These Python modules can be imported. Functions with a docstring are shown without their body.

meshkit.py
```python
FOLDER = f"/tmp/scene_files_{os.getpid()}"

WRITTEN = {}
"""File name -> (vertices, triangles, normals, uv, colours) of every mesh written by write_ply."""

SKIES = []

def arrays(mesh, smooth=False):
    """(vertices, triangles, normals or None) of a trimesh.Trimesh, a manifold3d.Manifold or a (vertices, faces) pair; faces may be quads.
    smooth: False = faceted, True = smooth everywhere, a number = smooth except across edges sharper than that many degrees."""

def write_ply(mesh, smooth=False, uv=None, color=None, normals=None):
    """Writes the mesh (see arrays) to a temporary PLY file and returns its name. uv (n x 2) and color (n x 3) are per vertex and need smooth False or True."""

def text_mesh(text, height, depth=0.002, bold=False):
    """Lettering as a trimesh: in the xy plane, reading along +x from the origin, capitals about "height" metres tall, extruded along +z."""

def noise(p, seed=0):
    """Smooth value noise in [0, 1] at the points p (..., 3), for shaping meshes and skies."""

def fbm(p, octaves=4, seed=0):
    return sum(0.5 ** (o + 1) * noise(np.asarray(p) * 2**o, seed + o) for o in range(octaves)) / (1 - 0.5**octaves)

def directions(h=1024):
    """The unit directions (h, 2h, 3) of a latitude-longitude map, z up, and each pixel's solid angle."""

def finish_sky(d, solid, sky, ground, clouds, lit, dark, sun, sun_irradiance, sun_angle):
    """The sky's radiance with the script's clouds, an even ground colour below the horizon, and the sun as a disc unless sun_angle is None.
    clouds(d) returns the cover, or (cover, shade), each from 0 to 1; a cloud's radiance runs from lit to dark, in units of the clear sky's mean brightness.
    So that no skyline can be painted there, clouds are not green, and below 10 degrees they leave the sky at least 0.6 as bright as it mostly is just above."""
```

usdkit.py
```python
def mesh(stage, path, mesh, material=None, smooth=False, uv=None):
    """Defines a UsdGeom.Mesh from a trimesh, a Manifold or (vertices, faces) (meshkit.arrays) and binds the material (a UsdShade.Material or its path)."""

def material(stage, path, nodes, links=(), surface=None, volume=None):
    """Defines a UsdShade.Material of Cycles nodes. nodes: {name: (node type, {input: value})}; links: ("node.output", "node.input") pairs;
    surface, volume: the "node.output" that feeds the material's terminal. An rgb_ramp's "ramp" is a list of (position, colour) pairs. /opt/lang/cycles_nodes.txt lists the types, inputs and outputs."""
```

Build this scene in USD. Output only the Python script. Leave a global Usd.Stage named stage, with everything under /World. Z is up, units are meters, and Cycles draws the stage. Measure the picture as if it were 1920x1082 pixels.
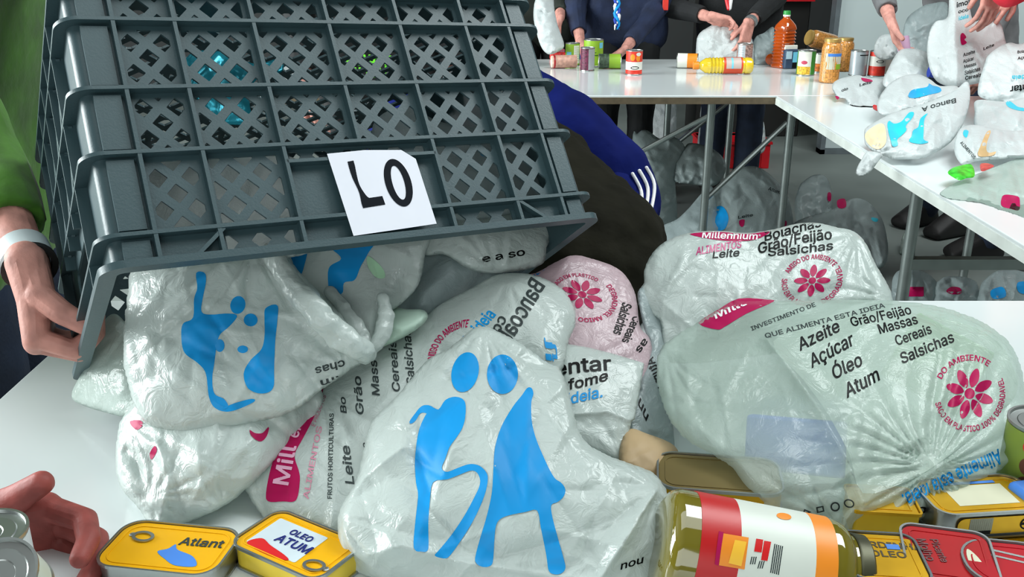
import math, random
import numpy as np, trimesh, shapely, usdkit, meshkit
import manifold3d as m3
from scipy.spatial import Delaunay, cKDTree
from scipy.ndimage import map_coordinates, gaussian_filter
from scipy.sparse import coo_matrix
from scipy.sparse.linalg import spsolve
from shapely.geometry import Polygon, LineString, MultiPolygon, box as sbox
from pxr import Usd, UsdGeom, UsdLux, UsdShade, Gf, Sdf

stage = Usd.Stage.CreateInMemory()
UsdGeom.SetStageUpAxis(stage, 'Z')
UsdGeom.SetStageMetersPerUnit(stage, 1.0)
world = UsdGeom.Xform.Define(stage, '/World')
stage.SetDefaultPrim(world.GetPrim())

# ---------------------------------------------------------------- camera, lights, exposure
W, H, FPX = 1920.0, 1082.0, 1800.0
PITCH = math.atan(661 / 1800)
CAMZ = 1.343
cam = UsdGeom.Camera.Define(stage, '/World/camera')
cam.CreateHorizontalApertureAttr(36.0)
cam.CreateVerticalApertureAttr(36.0 * H / W)
cam.CreateFocalLengthAttr(36.0 * FPX / W)
cam.CreateClippingRangeAttr(Gf.Vec2f(0.05, 100))
cam.AddTranslateOp().Set(Gf.Vec3d(0, 0, CAMZ))
cam.AddRotateXOp().Set(90 - math.degrees(PITCH))
cam.CreateExposureAttr(-0.94)
DAY = (0.93, 1.0, 1.0)


def rect_light(name, pos, rot, w, h, power, color=DAY):
    l = UsdLux.RectLight.Define(stage, '/World/' + name)
    l.CreateWidthAttr(w); l.CreateHeightAttr(h)
    l.CreateIntensityAttr(power); l.CreateColorAttr(Gf.Vec3f(*color))
    l.AddTranslateOp().Set(Gf.Vec3d(*pos)); l.AddRotateXYZOp().Set(Gf.Vec3f(*rot))
    return l


# daylight through the big open gates on the left and behind the photographer, skylights in the roof
rect_light('daylight_left', (-5.75, 2.2, 2.35), (0, -90, 0), 3.2, 5.0, 34.0)
rect_light('daylight_rear', (-1.2, -3.75, 2.3), (90, 0, 0), 5.0, 3.0, 5.0)
rect_light('skylight_near', (0.3, 0.9, 4.38), (0, 0, 0), 3.0, 2.4, 4.5)
rect_light('skylight_far', (2.7, 2.5, 4.38), (0, 0, 0), 2.6, 2.4, 20.0)

# ---------------------------------------------------------------- geometry of the view
CAM = np.array([0, 0, CAMZ])
RGT = np.array([1.0, 0, 0])
FWD = np.array([0, math.cos(PITCH), -math.sin(PITCH)])
UPV = np.array([0, math.sin(PITCH), math.cos(PITCH)])
TABLE = 0.75


def ray(px, py):
    px, py = np.asarray(px, float), np.asarray(py, float)
    return RGT * ((px - 960) / FPX)[..., None] - UPV * ((py - 541) / FPX)[..., None] + FWD


def at(px, py, d):
    return CAM + ray(px, py) * np.asarray(d, float)[..., None]


def on(px, py, z=TABLE):
    r = ray(px, py)
    return CAM + r * ((z - CAMZ) / r[..., 2])[..., None]


# ---------------------------------------------------------------- stage helpers
_used = {}
BASES = {}


def numbered(parent, name):
    k = (parent, name)
    n = _used.get(k, 0)
    _used[k] = n + 1
    return name if n == 0 else '%s_%03d' % (name, n)


def tag(prim, label=None, cat=None, group=None, kind=None):
    for k, v in (('label', label), ('category', cat), ('group', group), ('kind', kind)):
        if v:
            prim.SetCustomDataByKey(k, v)
    return prim


def thing(name, label, cat, base=(0, 0, 0), group=None, kind=None):
    path = '/World/' + numbered('/World', name)
    x = UsdGeom.Xform.Define(stage, path)
    x.AddTranslateOp().Set(Gf.Vec3d(*map(float, base)))
    BASES[path] = np.array(base, float)
    tag(x.GetPrim(), label, cat, group, kind)
    return path


def arr(mesh):
    if isinstance(mesh, list):
        mesh = trimesh.util.concatenate([arr(m) for m in mesh])
    if isinstance(mesh, m3.Manifold):
        q = mesh.to_mesh()
        return trimesh.Trimesh(np.array(q.vert_properties[:, :3]), np.array(q.tri_verts), process=False)
    return mesh


def part(parent, name, mesh, mat, smooth=35, label=None):
    """One mesh in world coordinates under a thing (or under a part of a thing)."""
    mesh = arr(mesh)
    path = parent + '/' + numbered(parent, name)
    top = '/'.join(parent.split('/')[:3])
    b = BASES.get(top, np.zeros(3))
    usdkit.mesh(stage, path, (mesh.vertices - b, mesh.faces), mat, smooth=smooth)
    if label:
        tag(stage.GetPrimAtPath(path), label)
    return path


def solo(name, mesh, mat, label, cat, smooth=35, group=None, kind=None):
    mesh = arr(mesh)
    path = '/World/' + numbered('/World', name)
    usdkit.mesh(stage, path, (mesh.vertices, mesh.faces), mat, smooth=smooth)
    tag(stage.GetPrimAtPath(path), label, cat, group, kind)
    return path


def struct(name, mesh, mat, smooth=False):
    mesh = arr(mesh)
    path = '/World/' + numbered('/World', name)
    usdkit.mesh(stage, path, (mesh.vertices, mesh.faces), mat, smooth=smooth)
    tag(stage.GetPrimAtPath(path), kind='structure')
    return path


# ---------------------------------------------------------------- shape helpers
def box(x0, x1, y0, y1, z0, z1):
    m = trimesh.creation.box([x1 - x0, y1 - y0, z1 - z0])
    m.apply_translation([(x0 + x1) / 2, (y0 + y1) / 2, (z0 + z1) / 2])
    return m


def bbox(x0, x1, y0, y1, z0, z1, r=0.004):
    """A box with rounded edges."""
    r = min(r, (x1 - x0) * .45, (y1 - y0) * .45, (z1 - z0) * .45)
    p = [(x, y, z) for x in (x0 + r, x1 - r) for y in (y0 + r, y1 - r) for z in (z0 + r, z1 - r)]
    return hull_spheres(p, [r] * 8, 12)


def hull_spheres(pts, rad, seg=14):
    return m3.Manifold.batch_hull([m3.Manifold.sphere(float(r), seg).translate(tuple(map(float, p))) for p, r in zip(pts, rad)])


def frame_to(a, b):
    """4x4 that carries the z axis segment 0..|b-a| onto a..b."""
    a, b = np.asarray(a, float), np.asarray(b, float)
    z = (b - a) / np.linalg.norm(b - a)
    x = np.cross(z, [0, 0, 1.0] if abs(z[2]) < .95 else [1.0, 0, 0])
    x /= np.linalg.norm(x)
    M = np.eye(4)
    M[:3, 0], M[:3, 1], M[:3, 2], M[:3, 3] = x, np.cross(z, x), z, a
    return M


def frame(o, x, z):
    """4x4 with origin o, x axis along x (made square to z) and z axis along z."""
    z = np.asarray(z, float); z = z / np.linalg.norm(z)
    x = np.asarray(x, float); x = x - z * (x @ z); x /= np.linalg.norm(x)
    M = np.eye(4)
    M[:3, 0], M[:3, 1], M[:3, 2], M[:3, 3] = x, np.cross(z, x), z, o
    return M


def moved(mesh, M):
    m = arr(mesh).copy()
    m.apply_transform(M)
    return m


def rod(a, b, r, n=12, r2=None):
    L = float(np.linalg.norm(np.asarray(b) - a))
    return moved(m3.Manifold.cylinder(L, r, r if r2 is None else r2, n), frame_to(a, b))


def bar(a, b, w, h):
    L = float(np.linalg.norm(np.asarray(b, float) - a))
    return moved(box(-w / 2, w / 2, -h / 2, h / 2, 0, L), frame_to(a, b))


def lathe(prof, n=48):
    """A closed solid from a (radius, z) profile that starts and ends on the axis."""
    return trimesh.creation.revolve(np.array(prof, float), sections=n)


def rrect(w, h, r, n=8):
    return sbox(-w / 2 + r, -h / 2 + r, w / 2 - r, h / 2 - r).buffer(r, quad_segs=n)


def extrude(poly, h):
    geoms = getattr(poly, 'geoms', [poly])
    return trimesh.util.concatenate([trimesh.creation.extrude_polygon(g, h, engine='earcut') for g in geoms if g.area > 1e-9])


def spline(pts, n=6, closed=True):
    """Catmull-Rom through the points."""
    p = np.asarray(pts, float)
    out = []
    N = len(p)
    rng = range(N) if closed else range(N - 1)
    for i in rng:
        if closed:
            a, b, c, d = p[i - 1], p[i], p[(i + 1) % N], p[(i + 2) % N]
        else:
            a, b, c, d = p[max(i - 1, 0)], p[i], p[i + 1], p[min(i + 2, N - 1)]
        for t in np.arange(n) / n:
            out.append(.5 * (2 * b + (c - a) * t + (2 * a - 5 * b + 4 * c - d) * t * t + (3 * b - a - 3 * c + d) * t ** 3))
    if not closed:
        out.append(p[-1])
    return np.array(out)


def tube(pts, r, n=10):
    pts = np.asarray(pts, float)
    r = np.broadcast_to(r, (len(pts),))
    ms = [m3.Manifold.batch_hull([m3.Manifold.sphere(float(r[i]), n).translate(tuple(map(float, pts[i]))),
                                  m3.Manifold.sphere(float(r[i + 1]), n).translate(tuple(map(float, pts[i + 1])))]) for i in range(len(pts) - 1)]
    return m3.Manifold.batch_boolean(ms, m3.OpType.Add)


# ---------------------------------------------------------------- materials
def lin(c):
    c = np.asarray(c, float) / 255
    return tuple(np.where(c < .04045, c / 12.92, ((c + .055) / 1.055) ** 2.4))


_mats = {}


def M(name, rgb, rough=.5, metal=0., var=.12, scale=14., bump=0., bscale=80., spec=.5, trans=0., coat=0., emis=0., sheen=0., sss=0., alpha=1.):
    if name in _mats:
        return _mats[name]
    c = np.array(lin(rgb))
    nodes = {'t': ('texture_coordinate', {}), 'n': ('noise_texture', {'scale': scale, 'detail': 2.}),
             'r': ('rgb_ramp', {'ramp': [(.3, tuple(c * (1 - var))), (.7, tuple(np.minimum(c * (1 + var), 1)))]}),
             'p': ('principled_bsdf', {'roughness': rough, 'metallic': metal, 'specular_ior_level': spec, 'transmission_weight': trans, 'coat_weight': coat,
                                       'sheen_weight': sheen, 'subsurface_weight': sss, 'subsurface_scale': .01, 'alpha': alpha})}
    links = [('t.object', 'n.vector'), ('n.fac', 'r.fac'), ('r.color', 'p.base_color')]
    if emis:
        nodes['p'][1]['emission_strength'] = emis
        nodes['p'][1]['emission_color'] = tuple(c)
    if bump:
        nodes['b'] = ('noise_texture', {'scale': bscale, 'detail': 3.})
        nodes['u'] = ('bump', {'strength': bump, 'distance': .004})
        links += [('t.object', 'b.vector'), ('b.fac', 'u.height'), ('u.normal', 'p.normal')]
    _mats[name] = usdkit.material(stage, '/World/Looks/' + name, nodes, links, surface='p.BSDF')
    return _mats[name]


def film(name, rgb, opac=.86, rough=.32, transl=.35, bump=.35):
    """Thin white carrier-bag plastic: partly see-through, partly letting light through, with fine crinkles."""
    c = lin(rgb)
    nodes = {'t': ('texture_coordinate', {}),
             'n': ('noise_texture', {'scale': 46., 'detail': 3., 'roughness': .62, 'distortion': 1.4}),
             'v': ('voronoi_texture', {'feature': 'distance_to_edge', 'scale': 26., 'randomness': 1.}),
             'm': ('math', {'math_type': 'multiply_add', 'value2': .12}),
             'u': ('bump', {'strength': bump, 'distance': .006}),
             'p': ('principled_bsdf', {'base_color': c, 'roughness': rough, 'specular_ior_level': .55}),
             'l': ('translucent_bsdf', {'color': tuple(np.array(c) * .95)}),
             'x': ('mix_closure', {'fac': transl}),
             'q': ('transparent_bsdf', {'color': (.93, .96, .96)}),
             's': ('mix_closure', {'fac': opac})}
    links = [('t.object', 'n.vector'), ('t.object', 'v.vector'),
             ('v.distance', 'm.value1'), ('n.fac', 'm.value3'), ('m.value', 'u.height'), ('u.normal', 'p.normal'),
             ('p.BSDF', 'x.closure1'), ('l.BSDF', 'x.closure2'), ('q.BSDF', 's.closure1'), ('x.closure', 's.closure2')]
    if opac > .85:                                          # thick white film: nothing to see through it
        nodes = {k: v for k, v in nodes.items() if k not in 'qs'}
        links = [l for l in links if not l[1].startswith('s.')]
        return usdkit.material(stage, '/World/Looks/' + name, nodes, links, surface='x.closure')
    return usdkit.material(stage, '/World/Looks/' + name, nodes, links, surface='s.closure')


def glass(name, rgb, rough=.03):
    return usdkit.material(stage, '/World/Looks/' + name, {'p': ('principled_bsdf', {'base_color': lin(rgb), 'roughness': rough, 'transmission_weight': 1., 'ior': 1.45})}, surface='p.BSDF')


FILM = film('film_white', (214, 224, 220), .92, rough=.22, bump=.38)
FILM_CLEAR = film('film_clear', (208, 222, 214), .62, rough=.2, transl=.3, bump=.38)
FILM_GREY = film('film_grey', (176, 190, 191), .80, rough=.26, bump=.5)
FILM_PINK = film('film_pink', (220, 196, 203), .90, rough=.28, bump=.5)
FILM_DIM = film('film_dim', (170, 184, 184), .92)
BLUE = M('print_blue', (12, 142, 210), .5, var=.05, spec=.25)
AQUA = M('print_aqua', (40, 190, 214), .42, var=.05)
BLACK = M('print_black', (12, 14, 14), .5, var=.05, spec=.15)
GREY_INK = M('print_grey', (56, 64, 64), .5, spec=.15)
MAGENTA = M('print_magenta', (170, 10, 78), .5, spec=.2, var=.05)
WHITE_INK = M('print_white', (240, 240, 240), .4, var=.02)
GREEN_INK = M('print_green', (66, 200, 30), .4, var=.05)
SKIN = M('skin', (194, 138, 126), .55, spec=.3, var=.2, scale=40, bump=.12, bscale=220)
SKIN_RED = M('skin_ruddy', (146, 72, 66), .55, spec=.3, var=.24, scale=40, bump=.12, bscale=220)
NAIL = M('nail', (222, 170, 152), .3, var=.03)
CRATE = M('crate_plastic', (56, 78, 83), .42, var=.06, scale=8, bump=.06, bscale=400)
PAPER = M('paper', (232, 234, 244), .6, var=.02)
INK = M('ink', (14, 20, 28), .6, var=.05, spec=.1)
WHITE_LAM = M('white_laminate', (218, 225, 225), .13, var=.015, scale=3)
EDGE = M('edge_band', (214, 204, 172), .5, var=.08)
PLY = M('plywood_edge', (96, 84, 64), .6, var=.2, scale=30)
STEEL = M('steel_tube', (150, 158, 156), .32, metal=.85)
TIN = M('tinplate', (170, 174, 172), .34, metal=.95, var=.05)
GOLD = M('tin_gold', (216, 166, 28), .3, metal=.55, var=.12, scale=30)
YELLOW = M('tin_yellow', (228, 168, 6), .42, spec=.3, var=.05)
DARK = M('dark_cloth', (20, 22, 24), .85, var=.25, bump=.3, bscale=90)
NAVY = M('navy_cloth', (22, 34, 62), .85, var=.3, bump=.3, bscale=90)
JEANS = M('denim', (26, 38, 58), .85, var=.3, bump=.3, bscale=160)
GREEN_KNIT = M('green_fleece', (62, 112, 16), .8, var=.35, scale=18, bump=.4, bscale=60, sheen=.2)
ROYAL = M('royal_blue_cloth', (7, 20, 84), .85, spec=.1, var=.2, bump=.2, bscale=70)
OLIVE = M('olive_cloth', (26, 25, 17), .85, spec=.1, var=.25, bump=.5, bscale=50)
RED_CLOTH = M('red_cloth', (206, 26, 48), .75, var=.12, bump=.2)
GREY_CLOTH = M('grey_cloth', (110, 110, 112), .85, var=.2, bump=.2)
RED = M('red_plastic', (206, 22, 34), .4, var=.06)
HAIR = M('hair', (40, 28, 20), .6, var=.3, scale=80)
SHOE = M('shoe', (26, 24, 24), .6)

# ---------------------------------------------------------------- the room
CONC = M('concrete', (120, 128, 124), .7, var=.16, scale=1.6, bump=.15, bscale=40)
WALLM = M('wall_paint', (52, 54, 54), .8, var=.1, scale=2)
LIGHTW = M('wall_light', (96, 100, 100), .8, var=.06, scale=2)
struct('floor', box(-6, 6, -4, 9, -.1, 0), CONC)
struct('wall_back', box(-6, 6, 8.8, 9, 0, 4.6), WALLM)
struct('wall_right', box(5.9, 6.1, -4, 9, 0, 4.6), LIGHTW)
for x0, x1, y0, y1, z0, z1 in ((-6.1, -5.9, -4, -.4, 0, 4.6), (-6.1, -5.9, 4.8, 9, 0, 4.6), (-6.1, -5.9, -.4, 4.8, 4.0, 4.6), (-6.1, -5.9, -.4, 4.8, 0, .7)):
    struct('wall_left', box(x0, x1, y0, y1, z0, z1), LIGHTW)
for x0, x1, z0, z1 in ((-6, -3.8, 0, 4.6), (1.4, 6, 0, 4.6), (-3.8, 1.4, 3.85, 4.6), (-3.8, 1.4, 0, .75)):
    struct('wall_front', box(x0, x1, -4.1, -3.9, z0, z1), LIGHTW)
struct('ceiling', box(-6, 6, -4, 9, 4.5, 4.6), LIGHTW)
# ---------------------------------------------------------------- trestle tables
def table(label, x0, x1, y0, y1, legs, braces=(), edge=EDGE, rail=()):
    t = thing('trestle_table', label, 'table', ((x0 + x1) / 2, (y0 + y1) / 2, 0))
    part(t, 'tabletop', bbox(x0, x1, y0, y1, TABLE - .012, TABLE, .003), WHITE_LAM)
    part(t, 'edge_band', arr(m3.Manifold.batch_boolean([m3.Manifold.cube((x1 - x0 + .004, y1 - y0 + .004, .026)).translate((x0 - .002, y0 - .002, TABLE - .034)),
                                                        m3.Manifold.cube((x1 - x0 - .03, y1 - y0 - .03, .06)).translate((x0 + .015, y0 + .015, TABLE - .05))], m3.OpType.Subtract)), edge, smooth=False)
    part(t, 'underside', box(x0 + .014, x1 - .014, y0 + .014, y1 - .014, TABLE - .03, TABLE - .0125), PLY, smooth=False)
    for x, y in legs:
        l = part(t, 'leg', rod((x, y, 0.012), (x, y, TABLE - .03), .0165, 16), STEEL)
        part(l, 'foot_cap', rod((x, y, 0), (x, y, .03), .02, 16), SHOE)
    for a, b in braces:
        part(t, 'brace', rod(a, b, .011, 10), STEEL)
    for a, b in rail:
        part(t, 'cross_rail', bar(a, b, .03, .03), STEEL)
    return t


fe = on(1800, 563)[1]
table('white table in the foreground under the heap of tipped-out bags', -.70, 1.0, .28, fe, [(-.62, .36), (.94, .36), (-.62, fe - .08), (.94, fe - .08)])
b0, b1 = on(1200, 179)[1], on(1200, 111)[1]
lx, ly = (1487 - 960) / FPX * 3.86, b0 + .05
l2 = (1335 - 960) / FPX * 3.86
table('white table across the back, with cans standing on it', -1.1, 1.42, b0, b1, [(l2, ly), (lx, ly), (-.95, ly), (l2, b1 - .06), (lx, b1 - .06), (-.95, b1 - .06)],
      braces=[((l2, ly + .02, .30), (lx - .01, ly + .02, .63)), ((l2, ly + .02, .66), (l2 - .30, ly + .35, .40)), ((l2, b1 - .06, .28), (l2 + .5, b1 - .06, .7))], edge=PLY)
r1 = on(1475, 183)[1] - .015
legy = on(1690, 326)[1]
table('white table along the right side, heaped with full carrier bags', 1.045, 1.85, 1.05, b0 - .012,
      [(1.085, legy), (1.81, legy), (1.085, 1.15), (1.81, 1.15), (1.81, b0 - .2)], edge=M('edge_white', (226, 232, 226), .4),
      rail=[((1.085, legy, .50), (1.81, legy, .50))])

# the white door leaf at the back
d = thing('door_1', None, None, at(1720, 288, 6.3) * [1, 1, 0], kind='structure')
DOORW = M('door_white', (206, 218, 218), .35, var=.03, scale=2)
DFR = M('door_frame', (104, 112, 116), .45)
yb = on(1600, 288, 0)[1]
xl = (1545 - 960) / FPX * 6.3
part(d, 'door_panel', bbox(xl, xl + 2.3, yb, yb + .05, .03, 2.5, .01), DOORW)
part(d, 'door_frame', [box(xl - .03, xl, yb - .02, yb + .07, 0, 2.53), box(xl - .03, xl + 2.33, yb - .02, yb + .07, 0, .03), box(xl - .03, xl + 2.33, yb - .02, yb + .07, 2.5, 2.56), box(xl + 2.3, xl + 2.33, yb - .02, yb + .07, 0, 2.53)], DFR, smooth=False)

# ---------------------------------------------------------------- the crate, tipped over
CR = np.eye(4)
CR[:3, :3] = [[.85342, -.44503, -.27133], [.51802, .66654, .53608], [-.05772, -.59805, .79938]]
CR[:3, 3] = [-.4818, 1.0457, 1.2983]
CL, CD, CH = .60, .45, .318
RC = .012
CFIT = np.array([[.576 / .6, 0, 0, .0115], [0, .405 / .45, 0, .0115], [0, 0, 1, 0], [0, 0, 0, 1.0]])      # outer faces of the ribs lie on the crate's outline
crate = thing('plastic_crate', 'grey-green plastic lattice crate tipped over, with a numbered paper sheet', 'crate', tuple((CR @ [.3, .225, -.15, 1])[:3]))


def cpart(name, mesh, mat=CRATE, parent=None, smooth=30, label=None):
    return part(parent or crate, name, moved(mesh, CR @ CFIT), mat, smooth, label)


def diamonds(x0, x1, z0, z1, pitch=.0365, bar_w=.0098, m=.004):
    """Diamond holes of a lattice cell, clipped to the cell."""
    cell = sbox(x0 + m, z0 + m, x1 - m, z1 - m)
    r = pitch / 2 - bar_w * .5 * math.sqrt(2)
    out = []
    nx, nz = int((x1 - x0) / pitch) + 3, int((z1 - z0) / pitch) + 3
    cx, cz = (x0 + x1) / 2, (z0 + z1) / 2
    for i in range(-nx, nx + 1):
        for j in range(-nz, nz + 1):
            if (i + j) % 2 == 0:
                x, z = cx + i * pitch / 2, cz + j * pitch / 2
                p = Polygon([(x - r, z), (x, z - r), (x + r, z), (x, z + r)]).intersection(cell)
                if p.area > 1.2e-5:
                    out.append(p.buffer(-.0008).buffer(.0008, quad_segs=2))
    return out


COLS = [.0, .046, .112, .203, .297, .393, .489, .556, .600]
ROWS = [.0, .042, .124, .198, .287, CH]


def side(cells, width):
    """A wall in (x, depth) with its lattice cells cut out."""
    wall = sbox(RC, 0.002, width - RC, CH - .002)
    holes = [h for c in cells for h in diamonds(*c)]
    return wall.difference(shapely.union_all(holes)) if holes else wall


cells = []
for c in range(1, 7):
    for r in range(5):
        x0, x1, z0, z1 = COLS[c], COLS[c + 1], ROWS[r], ROWS[r + 1]
        if r == 4 and c not in (2, 5):
            continue
        if c in (3, 4) and r == 3:
            continue
        if c in (3, 4) and r == 4:
            continue
        cells.append((x0 + .003, x1 - .003, z0 + .003, z1 - .003))
cells += [(COLS[3] + .004, COLS[4] - .004, .199, .217), (COLS[4] + .004, COLS[5] - .004, .199, .217)]
wallp = side(cells, CL)
toxz = np.array([[1, 0, 0, 0], [0, 0, 1, 0], [0, -1, 0, 0], [0, 0, 0, 1.0]])      # (x, depth, t) -> (x, t, -depth)
front = moved(extrude(wallp, .0028), toxz)
cpart('side_panel', front, smooth=False)
back = front.copy(); back.apply_translation([0, CD - .0028, 0])
cpart('side_panel', back, smooth=False)
# ends: solid with a hand hole under the rim
endw = sbox(RC, .002, CD - RC, CH - .002).difference(sbox(.15, CH - .085, CD - .15, CH - .04).buffer(.01))
toyz = np.array([[0, 0, 1, 0], [1, 0, 0, 0], [0, -1, 0, 0], [0, 0, 0, 1.0]])
e1 = moved(extrude(endw, .0028), toyz)
cpart('end_panel', e1, smooth=False)
e2 = e1.copy(); e2.apply_translation([CL - .0028, 0, 0])
cpart('end_panel', e2, smooth=False)
# rounded corners
full = sbox(RC, RC, CL - RC, CD - RC).buffer(RC, quad_segs=8)
ring = full.difference(sbox(RC, RC, CL - RC, CD - RC).buffer(RC - .0028, quad_segs=8))
for cx in (0, CL - RC):
    for cy in (0, CD - RC):
        m = extrude(ring.intersection(sbox(cx, cy, cx + RC, cy + RC)), CH - .004)
        m.apply_translation([0, 0, -CH + .002])
        cpart('corner_post', m)
# the bands round the crate, and the rim
for k, dz in enumerate(ROWS[:-1]):
    dz = dz + .002 if k == 0 else dz
    m = extrude(full.buffer(.013, quad_segs=10).difference(full.buffer(-.001)), .0042)
    m.apply_translation([0, 0, -dz - .0021])
    cpart('rib_band', m, smooth=40)
m = extrude(full.buffer(.0135, quad_segs=10).difference(full.buffer(-.004)), .008)
m.apply_translation([0, 0, -CH - .004])
cpart('rim', m, smooth=40)
for x0, x1 in ((.012, .040), (.566, .588)):
    for r in range(5):
        cpart('margin_plate', box(x0, x1, -.006, .001, -ROWS[r + 1] + .006, -ROWS[r] - .006))
# upright ribs
for i, x in enumerate(COLS[1:-1]):
    z1 = -.199 if i + 1 == 4 else -CH
    for yy, s in ((0, -1), (CD, 1)):
        y0, y1 = (yy - .0125, yy + .001) if s < 0 else (yy - .001, yy + .0125)
        cpart('upright_rib', box(x - .0022, x + .0022, y0, y1, z1 if s < 0 else -CH, 0))
for x0, x1 in ((COLS[3], COLS[5]),):
    cpart('plate_edge', box(x0, x1, -.0125, .001, -.2205, -.2165))
def brace2(a, b):
    a, b = np.array([a[0], -.0055, -a[1]]), np.array([b[0], -.0055, -b[1]])
    u = (b - a) / np.linalg.norm(b - a)
    M4 = np.eye(4); M4[:3, 0] = u; M4[:3, 1] = [0, 1, 0]; M4[:3, 2] = np.cross(u, [0, 1, 0]); M4[:3, 3] = (a + b) / 2
    L = np.linalg.norm(b - a)
    return moved(box(-L / 2, L / 2, -.0065, .0065, -.002, .002), M4)
cpart('gusset', brace2((.117, .289), (.085, CH - .003)))
cpart('gusset', brace2((.492, .289), (.525, CH - .003)))
for yq in (.075, .15, .225, .30, .375):
    for xx, s in ((0, -1), (CL, 1)):
        x0, x1 = (xx - .0125, xx + .001) if s < 0 else (xx - .001, xx + .0125)
        lo = -CH if yq in (.075, .375) else -CH + .10
        cpart('upright_rib', box(x0, x1, yq - .0022, yq + .0022, lo, 0))
for y0 in (.075, .15, .225, .30):
    for xx in (-.006, CL + .006):
        for z0, z1 in ((.042, .124), (.124, .198)):
            a, b = np.array([xx, y0, -z0]), np.array([xx, y0 + .075, -z1])
            cpart('diagonal_rib', bar(a, b, .0042, .011))
# bottom of the crate
bp = sbox(.002, .002, CL - .002, CD - .002).difference(shapely.union_all([h for c in range(5) for r in range(4) for h in diamonds(.03 + c * .108, .03 + (c + 1) * .108, .03 + r * .0975, .03 + (r + 1) * .0975)]))
m = extrude(bp.intersection(full.buffer(-.002)), .003); m.apply_translation([0, 0, -.004])
cpart('bottom_panel', m, smooth=False)
# the number sheet: 07, upside down as the crate is
lab = np.array([(.252, .213), (.300, .211), (.347, .2135), (.363, .226), (.367, .309), (.310, .3115), (.259, .3135)])
sh = extrude(Polygon(lab), .0005)
sheet = cpart('number_sheet', moved(sh, toxz @ trimesh.transformations.translation_matrix([0, 0, -.0137])), PAPER, smooth=False)
def flat_text(txt, h):
    t = meshkit.text_mesh(txt, h, .0004)
    return t
def cdigit(poly, nm):
    cpart(nm, moved(extrude(poly, .0004), toxz @ trimesh.transformations.translation_matrix([0, 0, -.0143])), INK, parent=sheet, smooth=False)
zero = shapely.affinity.scale(rrect(1, 1, .5, 16), .034, .060).buffer(0)
zero = zero.difference(shapely.affinity.scale(rrect(1, 1, .5, 16), .016, .043))
zero = shapely.affinity.translate(zero, .3315, .2545)
seven = Polygon(spline([(.2745, .2245), (.2820, .2235)], 1, False).tolist() + spline([(.2822, .2300), (.2815, .2520), (.2860, .2660), (.2895, .2705)], 5, False).tolist() + [(.3065, .2695), (.3075, .2800), (.2790, .2820)] + spline([(.2785, .2760), (.2790, .2620), (.2755, .2450), (.2745, .2330)], 5, False).tolist())
cdigit(zero, 'digit_zero')
cdigit(seven.buffer(0), 'digit_seven')
# ---------------------------------------------------------------- soft shapes
def smoothed(man, edge, n=8):
    man = man.refine_to_length(edge)
    m = arr(man)
    m = trimesh.Trimesh(m.vertices, m.faces, process=True)
    trimesh.smoothing.filter_taubin(m, lamb=.5, nu=.53, iterations=n)
    return m


def ruffled(m, amp, freq, seed):
    m = arr(m)
    n = m.vertex_normals
    m.vertices = m.vertices + n * (amp * 2 * (meshkit.fbm(m.vertices * freq, 3, seed) - .5))[:, None]
    return m


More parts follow.
